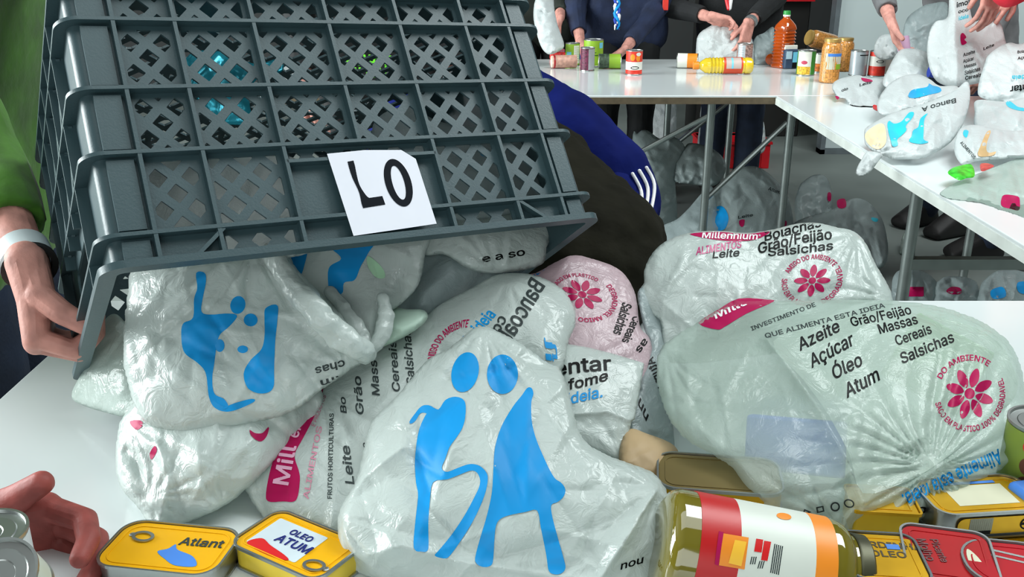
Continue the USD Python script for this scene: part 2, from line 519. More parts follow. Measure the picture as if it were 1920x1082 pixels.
# ---------------------------------------------------------------- plastic bags
class Sheet:
    """A plump closed skin over a plane: an outline with real size and place, a belly in front and behind, and folds.
    pts: the outline (taken off the photograph, see at()); plane: three (x, y, depth) points of its middle plane."""

    def __init__(s, pts, plane, T=.06, Tb=None, seed=1, step=4.5, crease=.0035, ncrease=90, lump=.006, folds=(), bumps=(), ridges=(), floor=None, power=.9, smooth=True, edge=.8, zmin=None, csize=(.05, .009), facets=22, facet=.65):
        s.poly = Polygon(spline(pts, 5) if smooth else pts).buffer(0)
        if s.poly.geom_type != 'Polygon':
            s.poly = max(s.poly.geoms, key=lambda g: g.area)
        P = at(*np.array(plane, float).T)
        s.o = P.mean(0)
        n = np.cross(P[1] - P[0], P[2] - P[0]); n /= np.linalg.norm(n)
        if n @ (CAM - s.o) < 0:
            n = -n
        s.n = n
        s.u = np.cross([0, 0, 1.0], n); s.u /= np.linalg.norm(s.u)
        s.v = np.cross(n, s.u)
        dep = float(np.mean(np.array(plane)[:, 2]))
        s.d = (CAM - s.o) / np.linalg.norm(CAM - s.o)         # the way the belly swells
        s.m = dep / FPX                                     # metres in a pixel
        s.T, s.Tb, s.power = T, (T * .8 if Tb is None else Tb), power
        s.zmin = zmin
        rng = np.random.default_rng(seed)
        x0, y0, x1, y1 = s.poly.bounds
        g = max(3.0, (x1 - x0 + y1 - y0) / 260)
        s.g, s.org = g, np.array([x0 - 3 * g, y0 - 3 * g])
        nx, ny = int((x1 - x0) / g) + 7, int((y1 - y0) / g) + 7
        X, Y = np.meshgrid(s.org[0] + g * np.arange(nx), s.org[1] + g * np.arange(ny))
        ins = shapely.contains_xy(s.poly, X, Y)
        idx = -np.ones(ins.shape, int); idx[ins] = np.arange(ins.sum())
        N = int(ins.sum()); r, c, v = [np.arange(N)], [np.arange(N)], [np.full(N, 4.0)]
        for ax, d in ((0, 1), (0, -1), (1, 1), (1, -1)):
            k = np.roll(idx, d, ax)[ins]
            ok = k >= 0
            r.append(np.arange(N)[ok]); c.append(k[ok]); v.append(np.full(ok.sum(), -1.0))
        phi = np.zeros(ins.shape)
        phi[ins] = spsolve(coo_matrix((np.concatenate(v), (np.concatenate(r), np.concatenate(c))), (N, N)).tocsc(), np.ones(N))
        s.e = np.sqrt(np.maximum(phi, 0) / phi.max())
        # flat facets between sharp edges: the hull of random tangent planes of the belly
        hh = s.T * s.e ** power
        if facets:
            sm = gaussian_filter(hh, 2.0)
            gy, gx = np.gradient(sm)
            cand = np.argwhere(s.e > .25)
            cand = cand[rng.choice(len(cand), min(facets, len(cand)), replace=False)]
            I, J = np.indices(hh.shape)
            best = np.full(hh.shape, 1e9)
            for i, j in cand:
                tilt = rng.normal(0, .10, 2) * s.m * g
                best = np.minimum(best, hh[i, j] + (gy[i, j] + tilt[0]) * (I - i) + (gx[i, j] + tilt[1]) * (J - j))
            best = np.clip(gaussian_filter(best, .8), 0, s.T * 1.25)
            hh = hh * (1 - facet) + np.where(s.e > 0, np.minimum(best, hh * 1.35 + .004 * s.e), 0) * facet
        s.hh = hh
        # creases: straight short ridges, at random but of the same cloth everywhere
        A = s.poly.area * s.m ** 2
        s.cr = None
        if ncrease:
            k = int(ncrease)
            b = s.poly.bounds
            c0 = np.stack([rng.uniform(b[0], b[2], k), rng.uniform(b[1], b[3], k)], 1)
            s.cr = (c0, rng.uniform(0, math.pi, k), rng.uniform(.4, 1.5, k) * csize[0] / s.m, rng.uniform(.5, 1.6, k) * csize[1] / s.m, rng.choice([-1, 1], k) * rng.uniform(.3, 1.0, k) * crease)
        s.seed, s.lump, s.folds, s.bumps, s.ridges, s.step, s.edge = seed, lump, folds, bumps, ridges, step, edge

    def env(s, p, of_h=False):
        q = (p - s.org) / s.g
        return map_coordinates(s.hh if of_h else s.e, [q[:, 1], q[:, 0]], order=1, mode='constant')

    def wr(s, p):
        q = p * s.m
        w = s.lump * 2 * (meshkit.fbm(np.c_[q * 11, np.full(len(q), s.seed * 3.7)], 3, s.seed) - .5)
        if s.cr is not None:
            c0, th, L, wd, a = s.cr
            for i in range(len(th)):
                d = p - c0[i]
                near = (np.abs(d) < 3 * L[i]).all(1)
                if not near.any():
                    continue
                d = d[near]
                t = d @ [math.cos(th[i]), math.sin(th[i])]; b = d @ [-math.sin(th[i]), math.cos(th[i])]
                w[near] += a[i] * np.exp(-(t / L[i]) ** 2) * np.exp(-np.abs(b) / wd[i])
        for cx, cy, k, amp, R in s.folds:
            d = p - [cx, cy]
            r = np.hypot(d[:, 0], d[:, 1]) * s.m
            a = np.arctan2(d[:, 1], d[:, 0])
            wob = meshkit.noise(np.c_[np.cos(a) * 2 + 5, np.sin(a) * 2 + 5, r * 6 + s.seed], s.seed)
            w += amp * (np.abs(np.sin(a * k / 2 + wob * 5)) - .6) * np.exp(-(r / R) ** 2) * np.minimum(r / .03, 1)
        for pts, amp, wd in s.ridges:
            pts = np.array(pts, float)
            d = shapely.distance(shapely.points(p), LineString(pts)) * s.m
            w += amp * np.exp(-d / wd)
        return w

    def height(s, p):
        e = s.env(p)
        h = s.env(p, True)
        for cx, cy, rx, ry, rot, amp, pw in s.bumps:
            d = p - [cx, cy]
            c, t = math.cos(math.radians(rot)), math.sin(math.radians(rot))
            x, y = (d[:, 0] * c + d[:, 1] * t) / rx, (-d[:, 0] * t + d[:, 1] * c) / ry
            h = h + amp / (1 + (np.abs(x) ** pw + np.abs(y) ** pw)) * np.minimum(1, e * 2.5)
        return h + s.wr(p) * np.minimum(1, e * 3.0 + .05)

    def base(s, p):
        r = ray(p[:, 0], p[:, 1])
        return CAM + r * (((s.o - CAM) @ s.n) / (r @ s.n))[:, None]

    def clampz(s, v):
        if s.zmin is not None:
            v[:, 2] = np.maximum(v[:, 2], s.zmin)
        return v

    def front(s, p, eps=0.):
        p = np.asarray(p, float)
        return s.clampz(s.base(p) + s.d * (s.height(p) + eps)[:, None])

    def seek(s, q):
        """Where on the outline's plane a print has to start to come out at q once the belly has swollen."""
        q = np.asarray(q, float)
        p = q.copy()
        for _ in range(4):
            c = s.front(p) - CAM
            z = c @ FWD
            now = np.c_[960 + FPX * (c @ RGT) / z, 541 - FPX * (c @ UPV) / z]
            p = p + .8 * (q - now)
        return p

    def triangulate(s, poly, step, rim=1.0):
        b = []
        for ringp in [poly.exterior, *poly.interiors]:
            L = ringp.length
            n = max(8, int(L / (step * rim)))
            b.append(np.array([ringp.interpolate(t, normalized=True).coords[0] for t in np.arange(n) / n]))
        nb = sum(map(len, b))
        x0, y0, x1, y1 = poly.bounds
        X, Y = np.meshgrid(np.arange(x0, x1, step), np.arange(y0, y1, step * .87))
        X[1::2] += step / 2
        q = np.c_[X.ravel(), Y.ravel()]
        q = q[shapely.contains_xy(poly.buffer(-step * .55), q[:, 0], q[:, 1])] if poly.area > step ** 2 * 4 else q[:0]
        p = np.vstack(b + [q])
        f = Delaunay(p).simplices
        c = p[f].mean(1)
        f = f[shapely.contains_xy(poly, c[:, 0], c[:, 1])]
        a = p[f]
        ar = (a[:, 1, 0] - a[:, 0, 0]) * (a[:, 2, 1] - a[:, 0, 1]) - (a[:, 1, 1] - a[:, 0, 1]) * (a[:, 2, 0] - a[:, 0, 0])
        f = f[np.abs(ar) > 1e-6]
        ar = ar[np.abs(ar) > 1e-6]
        f = np.where((ar > 0)[:, None], f[:, ::-1], f)     # image y points down: clockwise there is towards the camera
        return p, f, nb

    def mesh(s):
        p, f, nb = s.triangulate(s.poly, s.step)
        v = s.front(p)
        e = s.env(p)
        wb = s.wr(p * [1, 1] + 37.0) * np.minimum(1, e * 3)
        bk = s.clampz(s.base(p) - s.d * (s.Tb * e ** s.power + .0004 + .7 * wb * (e > 0))[:, None])
        n = len(p)
        vv = np.vstack([v, bk])
        fb = f[:, ::-1] + n
        m = trimesh.Trimesh(vv, np.vstack([f, np.where(fb - n < nb, fb - n, fb)]), process=False)
        m.remove_unreferenced_vertices()
        return m

    def decal(s, polys, eps=.0009, step=6.0):
        """Flat print on the skin: polygons (in the outline's frame) laid on the front."""
        ms = []
        for g in polys:
            for q in getattr(g, 'geoms', [g]):
                if q.is_empty or q.area < 2 or q.geom_type != 'Polygon':
                    continue
                p, f, _ = s.triangulate(q, min(step, max(3.0, math.sqrt(q.area) / 4)), .7)
                if len(f):
                    ms.append(trimesh.Trimesh(s.front(s.seek(p), eps), f, process=False))
        return ms

    def text(s, items, eps=.0009):
        """items: (words, (x0, y0), (x1, y1), height vector (hx, hy)[, sag]); the words run from the first point to the second."""
        ms = []
        for it in items:
            words, a, b, h = it[:4]
            sag = it[4] if len(it) > 4 else 0
            t = word_mesh(words)
            v, f = t
            a, b, h = np.array(a, float), np.array(b, float), np.array(h, float)
            k = v[:, 0] / v[:, 0].max()
            up = h / (np.linalg.norm(h) + 1e-9)
            p = a + k[:, None] * (b - a) + v[:, 1:2] * h + (4 * k * (1 - k) * sag)[:, None] * up
            e1, e2 = p[f[:, 1]] - p[f[:, 0]], p[f[:, 2]] - p[f[:, 0]]
            sgn = e1[:, 0] * e2[:, 1] - e1[:, 1] * e2[:, 0]
            f = np.where((sgn > 0)[:, None], f[:, ::-1], f)
            ok = shapely.contains_xy(s.poly.buffer(-1), p[:, 0], p[:, 1])
            f = f[ok[f].all(1)]
            if len(f):
                m = trimesh.Trimesh(s.front(s.seek(p), eps), f, process=False)
                m.remove_unreferenced_vertices()
                ms.append(m)
        return ms


_words = {}


def word_mesh(words):
    """Lettering in a plane, capitals 1 high, cut into small triangles."""
    if words not in _words:
        t = meshkit.text_mesh(words, 1.0, .01, bold=True)
        keep = (t.face_normals[:, 2] > .5)
        v, f = trimesh.remesh.subdivide_to_size(t.vertices, t.faces[keep], .35)
        t2 = trimesh.Trimesh(v[:, :2].tolist() and np.c_[v[:, :2], np.zeros(len(v))], f, process=True)
        v = np.array(t2.vertices); v[:, 0] -= v[:, 0].min()
        _words[words] = (v[:, :2], np.array(t2.faces))
    return _words[words]


def blob(pts, n=5):
    return Polygon(spline(pts, n)).buffer(0)


def ellipse(cx, cy, rx, ry, rot=0):
    return shapely.affinity.translate(shapely.affinity.rotate(shapely.affinity.scale(shapely.Point(0, 0).buffer(1, 16), rx, ry), rot, origin=(0, 0)), cx, cy)


def flower(cx, cy, ex, ey, ring=True, only=None):
    """The daisy emblem: eight petals round a centre. ex, ey: the emblem's unit vectors on the picture of the bag."""
    ex, ey = np.array(ex, float), np.array(ey, float)
    aff = lambda g: shapely.affinity.affine_transform(g, [ex[0], ey[0], ex[1], ey[1], cx, cy])
    pet = blob([(.20, 0), (.42, .15), (.68, .12), (.82, 0), (.68, -.12), (.42, -.15)])
    out = [aff(ellipse(0, 0, .17, .17))]
    for k in range(8):
        out.append(aff(shapely.affinity.rotate(pet, k * 45 + 12, origin=(0, 0))))
    return out


def ring_text(s, words, cx, cy, ex, ey, a0, a1, rad=1.08, size=.26, eps=.0009, inside=False):
    """Lettering round a circle from angle a0 to a1 (degrees; 90 is up along -ey)."""
    v, f = word_mesh(words)
    k = v[:, 0] / v[:, 0].max()
    a = np.radians(a0 + (a1 - a0) * k)
    r = rad + v[:, 1] * size * (1 if a1 < a0 else -1)
    ex, ey = np.array(ex, float), np.array(ey, float)
    p = np.array([cx, cy]) + (r * np.cos(a))[:, None] * ex - (r * np.sin(a))[:, None] * ey
    e1, e2 = p[f[:, 1]] - p[f[:, 0]], p[f[:, 2]] - p[f[:, 0]]
    sgn = e1[:, 0] * e2[:, 1] - e1[:, 1] * e2[:, 0]
    f = np.where((sgn > 0)[:, None], f[:, ::-1], f)
    ok = shapely.contains_xy(s.poly.buffer(-1), p[:, 0], p[:, 1])
    f = f[ok[f].all(1)]
    if not len(f):
        return []
    return [trimesh.Trimesh(s.front(s.seek(p), eps), f, process=False)]


def bag(label, sheet, mat, prints=(), group=None, cat='carrier bag', name='carrier_bag', extra=()):
    """A bag as a thing: its skin, then each print as a part."""
    m = sheet.mesh()
    lo = m.vertices[m.vertices[:, 2].argmin()]
    t = thing(name, label, cat, (m.vertices[:, 0].mean(), m.vertices[:, 1].mean(), lo[2]), group)
    part(t, 'bag_skin', m, mat, smooth=50)
    for nm, pm, mt in prints:
        pm = [q for q in (pm if isinstance(pm, list) else [pm]) if q is not None]
        for q in pm:
            part(t, nm, q, mt, smooth=True)
    for nm, mesh, mt in extra:
        part(t, nm, mesh, mt, smooth=50)
    return t
# ---------------------------------------------------------------- the heap of bags on the near table
ZT = TABLE + .0012
# E: the big front bag with the blue couple
E_ = Sheet([(897, 613), (940, 627), (985, 652), (1023, 680), (1047, 690), (1060, 722), (1072, 765), (1090, 822), (1133, 852), (1175, 868), (1222, 886), (1243, 912), (1256, 950), (1268, 1015), (1268, 1075), (1245, 1125),
            (1120, 1150), (950, 1150), (780, 1130), (690, 1095), (652, 1062), (634, 1020), (640, 955), (670, 900), (690, 810), (706, 780), (746, 742), (795, 682), (815, 668), (845, 652)],
           [(950, 1082, .955), (950, 640, 1.085), (660, 900, 1.02)], T=.062, Tb=.022, seed=11, zmin=ZT, step=4, ncrease=130, crease=.0055, lump=.007,
           bumps=[(720, 985, 95, 60, 12, .016, 6), (1060, 950, 130, 70, 5, .012, 6), (880, 870, 120, 90, 0, .008, 4)],
           folds=[(905, 618, 13, .006, .10), (1215, 915, 11, .005, .09), (640, 960, 10, .006, .08)],
           ridges=[([(1212, 918), (1150, 1000), (1098, 1085)], .020, .012), ([(645, 945), (700, 885), (760, 840)], .009, .008), ([(700, 1030), (760, 1012), (850, 1040), (980, 1062), (1090, 1075)], .007, .009), ([(640, 958), (735, 990), (745, 1012)], .006, .007)])
couple = [ellipse(872, 698, 25, 38, 14), ellipse(942, 702, 29, 37, 0),
          blob([(822, 768), (835, 750), (855, 744), (871, 752), (873, 775), (868, 800), (856, 820), (843, 838), (835, 860), (828, 878), (838, 885), (862, 876), (882, 870), (900, 874), (913, 888), (914, 905), (908, 930), (893, 965), (873, 1000), (845, 1040), (833, 1047), (815, 1042), (820, 1035), (845, 1005), (870, 968), (888, 935), (900, 908), (897, 890), (885, 882), (862, 890), (838, 899), (812, 904), (806, 940), (803, 985), (803, 1030), (790, 1034), (776, 1028), (778, 985), (784, 930), (780, 905), (778, 870), (780, 840), (786, 805), (797, 780), (800, 775), (788, 775), (780, 788), (770, 795), (768, 790), (778, 776), (790, 762), (805, 760)], 3),
          blob([(988, 728), (996, 727), (1000, 738), (996, 755), (997, 790), (1004, 820), (1016, 850), (1030, 880), (1041, 898), (1052, 905), (1060, 918), (1056, 932), (1044, 942), (1034, 946), (1034, 962), (1042, 995), (1056, 1045), (1060, 1066), (1050, 1076), (1036, 1076), (1028, 1068), (1024, 1040), (1014, 990), (1007, 957), (985, 960), (955, 966), (938, 973), (930, 985), (927, 1010), (925, 1045), (921, 1060), (905, 1063), (893, 1056), (891, 1045), (900, 1010), (912, 970), (922, 925), (925, 880), (928, 840), (940, 800), (962, 762), (978, 742)], 3)]
bag('white carrier bag in front with a big blue couple printed on it', E_, FILM,
    [('printed_figure', E_.decal(couple), BLUE),
     ('printed_word', E_.text([('nou', (1163, 1068), (1205, 1055), (2, -14))]), BLACK)])

# D: the lying bag with the product list and the magenta band
D_ = Sheet([(443, 905), (452, 880), (466, 864), (506, 796), (534, 784), (558, 775), (606, 727), (652, 690), (700, 662), (740, 640), (783, 607), (827, 570), (885, 540), (925, 518), (973, 512), (1023, 524), (1058, 548), (1078, 585),
            (1076, 612), (1064, 640), (1050, 700), (1010, 800), (900, 940), (760, 1010), (690, 1032), (640, 1026), (585, 1004), (530, 990), (500, 976), (478, 945), (460, 918)],
           [(500, 960, 1.05), (1000, 530, 1.22), (650, 700, 1.155)], T=.040, Tb=.04, seed=23, zmin=ZT, step=4, ncrease=110, crease=.005, lump=.006,
           folds=[(606, 727, 14, .005, .09), (950, 520, 10, .005, .08)], bumps=[(990, 600, 80, 75, 30, .02, 4), (560, 900, 60, 80, 20, .012, 4)],
           ridges=[([(783, 607), (850, 650), (920, 700)], .006, .012), ([(478, 945), (470, 880), (520, 800)], .006, .006), ([(606, 735), (640, 760), (660, 840), (650, 900)], -.005, .012)])
bandp = blob([(606, 728), (598, 760), (585, 790), (568, 822), (555, 845), (553, 860), (561, 885), (562, 905), (555, 938), (530, 940), (503, 940), (499, 925), (505, 890), (516, 850), (528, 815), (540, 785), (565, 765), (590, 745)], 4)
dtext = [('Leite', (664, 908), (655, 836), (-16, -2)), ('Grão', (682, 778), (676, 706), (-14, -2)), ('Mass', (712, 742), (706, 676), (-14, -2)), ('Bo', (650, 775), (647, 745), (-11, -2)),
         ('Cereais', (750, 735), (742, 640), (-14, -2)), ('Salsichas', (778, 722), (769, 618), (-15, -2)), ('Bancoali', (1022, 536), (955, 645), (-26, -17)), ('cou', (950, 598), (928, 640), (-17, -10)), ('no', (690, 850), (686, 830), (-8, 0))]
bag('lying carrier bag with a grey product list and a slanting magenta band', D_, FILM,
    [('magenta_band', D_.decal([bandp]), MAGENTA),
     ('band_word', D_.text([('Mill', (540, 910), (556, 836), (-28, -4)), ('en', (558, 822), (567, 795), (-20, -6)), ('ni', (572, 790), (582, 772), (-16, -6))], .0016), M('print_pale_pink', (226, 170, 196), .4)),
     ('printed_word', D_.text(dtext), GREY_INK),
     ('small_word', D_.text([('ALIMENTOS', (578, 936), (604, 800), (-10, -2)), ('E PRODUTOS', (590, 800), (612, 742), (-7, -3))]), M('print_faded_pink', (196, 130, 150), .5)),
     ('fine_word', D_.text([('FRUTOS HORTICULTURAS', (622, 935), (626, 775), (-8, 0))]), GREY_INK),
     ('emblem_word', ring_text(D_, 'AMIGO DO AMBIENTE', 862, 660, (46, -8), (-6, 46), 190, 80, 1.0, .3), MAGENTA),
     ('blue_word', D_.text([('Alimente', (832, 722), (872, 660), (-16, -10)), ('sta ideia', (876, 652), (930, 590), (-18, -12)), ('il', (1024, 676), (1020, 632), (14, 2)), ('n', (1036, 672), (1034, 645), (12, 2))]), BLUE),
     ('green_pack_corner', D_.decal([blob([(444, 905), (452, 880), (466, 868), (464, 890), (458, 914)])]), GREEN_INK)])

# A2: the plain white bag standing on the table at the left
A2 = Sheet([(232, 782), (222, 812), (217, 872), (230, 918), (262, 955), (288, 990), (335, 984), (380, 968), (430, 942), (464, 914), (520, 860), (600, 770), (580, 715), (420, 690), (290, 720)],
           [(330, 985, 1.035), (330, 720, 1.13), (550, 800, 1.10)], T=.05, Tb=.06, seed=31, zmin=ZT, step=4.5, ncrease=110, crease=.005, lump=.009,
           folds=[(286, 930, 9, .005, .09), (250, 800, 9, .006, .06), (420, 960, 11, .004, .07)], ridges=[([(300, 985), (320, 900), (300, 830)], .010, .009), ([(340, 980), (380, 900), (370, 820)], .006, .012)], bumps=[(420, 850, 90, 70, 30, .015, 3)])
bag('plain white bag at the left foot of the heap with crumpled sparkling side', A2, FILM,
    [('printed_mark', A2.decal([blob([(244, 790), (262, 788), (268, 796), (258, 806), (248, 800)]), blob([(281, 850), (290, 836), (294, 846), (284, 862)]), blob([(468, 806), (478, 812), (492, 812), (504, 800), (500, 818), (488, 828), (472, 818)])]), MAGENTA)])

# A1: the bag sliding out of the crate with the blue figures upside down
A1 = Sheet([(262, 440), (247, 500), (241, 560), (232, 640), (237, 700), (262, 776), (300, 804), (380, 812), (455, 797), (545, 772), (600, 732), (655, 694), (684, 668), (640, 590), (560, 510), (520, 450), (400, 420)],
           [(380, 780, 1.07), (400, 470, 1.17), (640, 680, 1.10)], T=.055, Tb=.02, seed=41, step=4.5, ncrease=90, crease=.0055, lump=.01, power=.8,
           folds=[(470, 470, 12, .008, .12), (640, 690, 10, .005, .1)], bumps=[(330, 640, 90, 130, 0, .014, 4)], ridges=[([(500, 495), (580, 580), (684, 668)], .012, .016)])
fig = [blob([(368, 512), (384, 512), (386, 530), (380, 560), (378, 585), (395, 590), (425, 588), (445, 592), (430, 612), (412, 628), (406, 650), (402, 680), (398, 710), (402, 738), (420, 748), (428, 764), (405, 766), (392, 745), (386, 700), (370, 680), (345, 660), (340, 625), (344, 606), (362, 596), (364, 560), (370, 540)], 4),
       ellipse(446, 572, 14, 17, 15), ellipse(470, 600, 13, 12, 0), ellipse(412, 648, 9, 12, 0), ellipse(455, 655, 10, 7, 0),
       blob([(498, 578), (520, 572), (520, 600), (516, 640), (514, 690), (512, 728), (490, 738), (465, 728), (457, 700), (470, 675), (490, 655), (496, 630), (496, 600)], 4),
       blob([(400, 752), (420, 762), (440, 756), (470, 748), (478, 752), (450, 766), (425, 772), (405, 766)], 4)]
bag('white bag sliding out of the crate with blue figures upside down', A1, FILM,
    [('printed_figure', A1.decal(fig), BLUE), ('printed_word', A1.text([('chas', (645, 675), (590, 690), (3, 14)), ('sim', (652, 700), (600, 714), (3, 12))]), GREY_INK)])

# B: behind it, the bag with twisted handle folds and a blue print
B_ = Sheet([(500, 430), (640, 400), (796, 430), (796, 480), (784, 535), (752, 570), (724, 592), (704, 640), (690, 668), (660, 650), (610, 590), (560, 530), (515, 470)],
           [(520, 460, 1.20), (780, 460, 1.22), (690, 640, 1.13)], T=.032, Tb=.04, seed=43, step=4.5, ncrease=60, crease=.004, lump=.008,
           folds=[(690, 660, 12, .008, .14)], ridges=[([(505, 460), (570, 545), (684, 664)], .02, .014), ([(640, 560), (668, 610), (688, 660)], .018, .012), ([(720, 540), (715, 590), (695, 650)], .012, .012)])
bag_b = bag('white bag in the crate mouth with twisted handles and blue print', B_, FILM,
    [('printed_figure', B_.decal([blob([(530, 460), (575, 456), (570, 500), (560, 520), (540, 522), (530, 500)], 4), blob([(600, 452), (700, 446), (690, 475), (676, 500), (665, 525), (645, 530), (642, 550), (620, 552), (615, 525), (618, 500), (640, 485), (620, 466)], 4)]), BLUE),
     ('green_print', B_.decal([blob([(690, 480), (715, 500), (722, 520), (705, 520), (690, 500)])]), M('print_pale_green', (170, 214, 176), .45))])

def twist(pts, r, seed, lift=.012):
    """A handle twisted to a thick cord, lying over the sliding bag."""
    q = spline(pts, 5, False)
    w = A1.base(q) + A1.d * (np.maximum(A1.height(q), 0) + lift)[:, None]
    n = len(w)
    return ruffled(smoothed(tube(w, r * (.75 + .35 * np.sin(np.linspace(0, 3.14, n))), 12), .004, 3), .005, 60, seed)


for pts, r, sd in (([(500, 476), (548, 545), (600, 604), (650, 645), (684, 664)], .0145, 1), ([(618, 548), (650, 590), (674, 630), (688, 660)], .010, 2), ([(716, 560), (722, 600), (706, 640), (692, 660)], .0095, 3)):
    part(bag_b, 'twisted_handle', twist(pts, r, sd), FILM, smooth=60)

# G: clear film flap at the crate's lower corner
G_ = Sheet([(178, 640), (155, 695), (134, 742), (160, 762), (230, 782), (268, 792), (262, 740), (250, 690), (248, 630), (220, 590), (196, 600)], [(150, 745, 1.25), (250, 640, 1.2), (260, 780, 1.17)], T=.02, Tb=.02, seed=47, step=4.5, ncrease=30, lump=.006, zmin=ZT,
           folds=[(240, 610, 12, .006, .12)])
bag('clear plastic bag corner spilling over the lower rim of the crate', G_, FILM_CLEAR)

# C1, C2, C3: grey bags in the mouth of the crate on the right
C1 = Sheet([(795, 425), (900, 395), (1036, 405), (1024, 465), (1012, 498), (930, 512), (880, 505), (835, 478), (795, 476)], [(800, 440, 1.27), (1030, 430, 1.34), (930, 510, 1.26)], T=.04, Tb=.04, seed=53, step=5, ncrease=40, lump=.006, folds=[(935, 512, 11, .006, .12)], ridges=[([(955, 420), (950, 500)], .006, .006)])
bag('pale bag with vertical seam wedged in the right corner of the crate', C1, FILM, [('printed_word', C1.text([('e a so', (905, 492), (985, 478), (-2, -13))]), BLACK)])
C2 = Sheet([(790, 482), (835, 470), (880, 490), (925, 508), (960, 520), (900, 545), (830, 585), (770, 640), (720, 670), (685, 650), (704, 625), (722, 592), (752, 566), (780, 530)], [(700, 640, 1.21), (940, 520, 1.29), (800, 480, 1.27)], T=.05, Tb=.04, seed=59, step=5, ncrease=40, lump=.006, zmin=ZT)
bag('smooth grey bag behind the lying bag below the crate opening', C2, FILM_GREY)
C3 = Sheet([(700, 590), (735, 575), (760, 580), (795, 582), (800, 600), (770, 625), (720, 650), (690, 660), (690, 620)], [(700, 640, 1.15), (795, 590, 1.17), (730, 580, 1.18)], T=.025, Tb=.03, seed=60, step=5, ncrease=30, zmin=ZT)
bag('small greenish bag end tucked beside the twisted handles', C3, M('film_green', (186, 212, 196), .4))

# F: the bag with the pink flower
F_ = Sheet([(1005, 512), (1044, 491), (1075, 479), (1104, 484), (1151, 500), (1175, 520), (1190, 549), (1195, 575), (1200, 614), (1216, 632), (1222, 660), (1215, 720), (1180, 790), (1080, 800), (1030, 700), (1010, 600), (960, 560), (955, 525)],
           [(1020, 500, 1.30), (1190, 560, 1.28), (1130, 780, 1.17)], T=.045, Tb=.06, seed=61, step=4.5, zmin=ZT, ncrease=60, lump=.006, folds=[(1060, 490, 9, .004, .1)], ridges=[([(1040, 530), (1062, 490)], .008, .005)])
bag('pinkish bag with a red daisy emblem behind the front bag', F_, FILM_PINK,
    [('petal', F_.decal(flower(1092, 552, (47, 8), (-2, 34))), MAGENTA),
     ('emblem_word', ring_text(F_, 'SACO EM PLASTICO', 1092, 555, (50, 8), (-2, 36), 165, 60, 1.0, .16) + ring_text(F_, 'DEGRADAVEL AMIGO', 1092, 555, (50, 8), (-2, 36), 40, -95, 1.12, .2), MAGENTA),
     ('blue_word', F_.text([('ideia', (1002, 520), (1036, 494), (-4, -14))]), BLUE),
     ('printed_word', F_.text([('Salsichas', (1168, 566), (1150, 624), (17, 6)), ('Cereais', (1188, 592), (1166, 640), (15, 4)), ('as', (1208, 634), (1192, 656), (10, 8)), ('soi', (985, 504), (950, 516), (-3, -11))]), BLACK)])
Hh = Sheet([(1196, 550), (1212, 538), (1236, 560), (1250, 620), (1256, 700), (1262, 800), (1262, 850), (1225, 880), (1190, 850), (1178, 790), (1196, 730), (1206, 690), (1218, 650), (1206, 610)],
           [(1210, 550, 1.30), (1250, 620, 1.28), (1220, 860, 1.12)], T=.035, Tb=.04, seed=67, step=4.5, zmin=ZT, ncrease=50, lump=.007)
bag('dull grey bag squeezed between the pink bag and the right-hand bags', Hh, FILM_GREY, [('printed_word', Hh.text([('Atum ya', (1224, 668), (1252, 740), (-14, 8)), ('uu', (1196, 756), (1212, 790), (6, -14))]), BLACK)])
N_ = Sheet([(1050, 660), (1063, 645), (1105, 652), (1149, 663), (1208, 681), (1204, 706), (1200, 731), (1190, 786), (1184, 790), (1176, 830), (1166, 866), (1120, 850), (1080, 826), (1050, 760)], [(1070, 660, 1.16), (1200, 690, 1.16), (1160, 850, 1.08)], T=.022, Tb=.03, seed=71, step=4, zmin=ZT, ncrease=40, crease=.002, lump=.004, smooth=False,
           ridges=[([(1070, 776), (1140, 770), (1186, 790)], .006, .004)], folds=[(1165, 866, 9, .004, .08)])
bag('bag flap with bold black lettering folded over behind the front bag', N_, FILM,
    [('printed_word', N_.text([('entar', (1040, 706), (1147, 694), (-2, -26), 3), ('fome', (1065, 730), (1140, 712), (0, -19), -2)]), BLACK), ('blue_word', N_.text([('ideia.', (1064, 758), (1130, 744), (0, -20))]), BLUE)])
K_ = Sheet([(1176, 806), (1215, 814), (1262, 834), (1275, 860), (1278, 905), (1255, 930), (1215, 905), (1180, 885), (1160, 860)], [(1180, 810, 1.10), (1270, 840, 1.11), (1220, 920, 1.04)], T=.03, Tb=.03, seed=73, step=5, zmin=ZT, ncrease=30)
bag('tan paper bag of food low between the front bag and the right bag', K_, M('tan_paper', (176, 150, 112), .6, var=.2, scale=9), cat='paper bag', name='paper_bag')

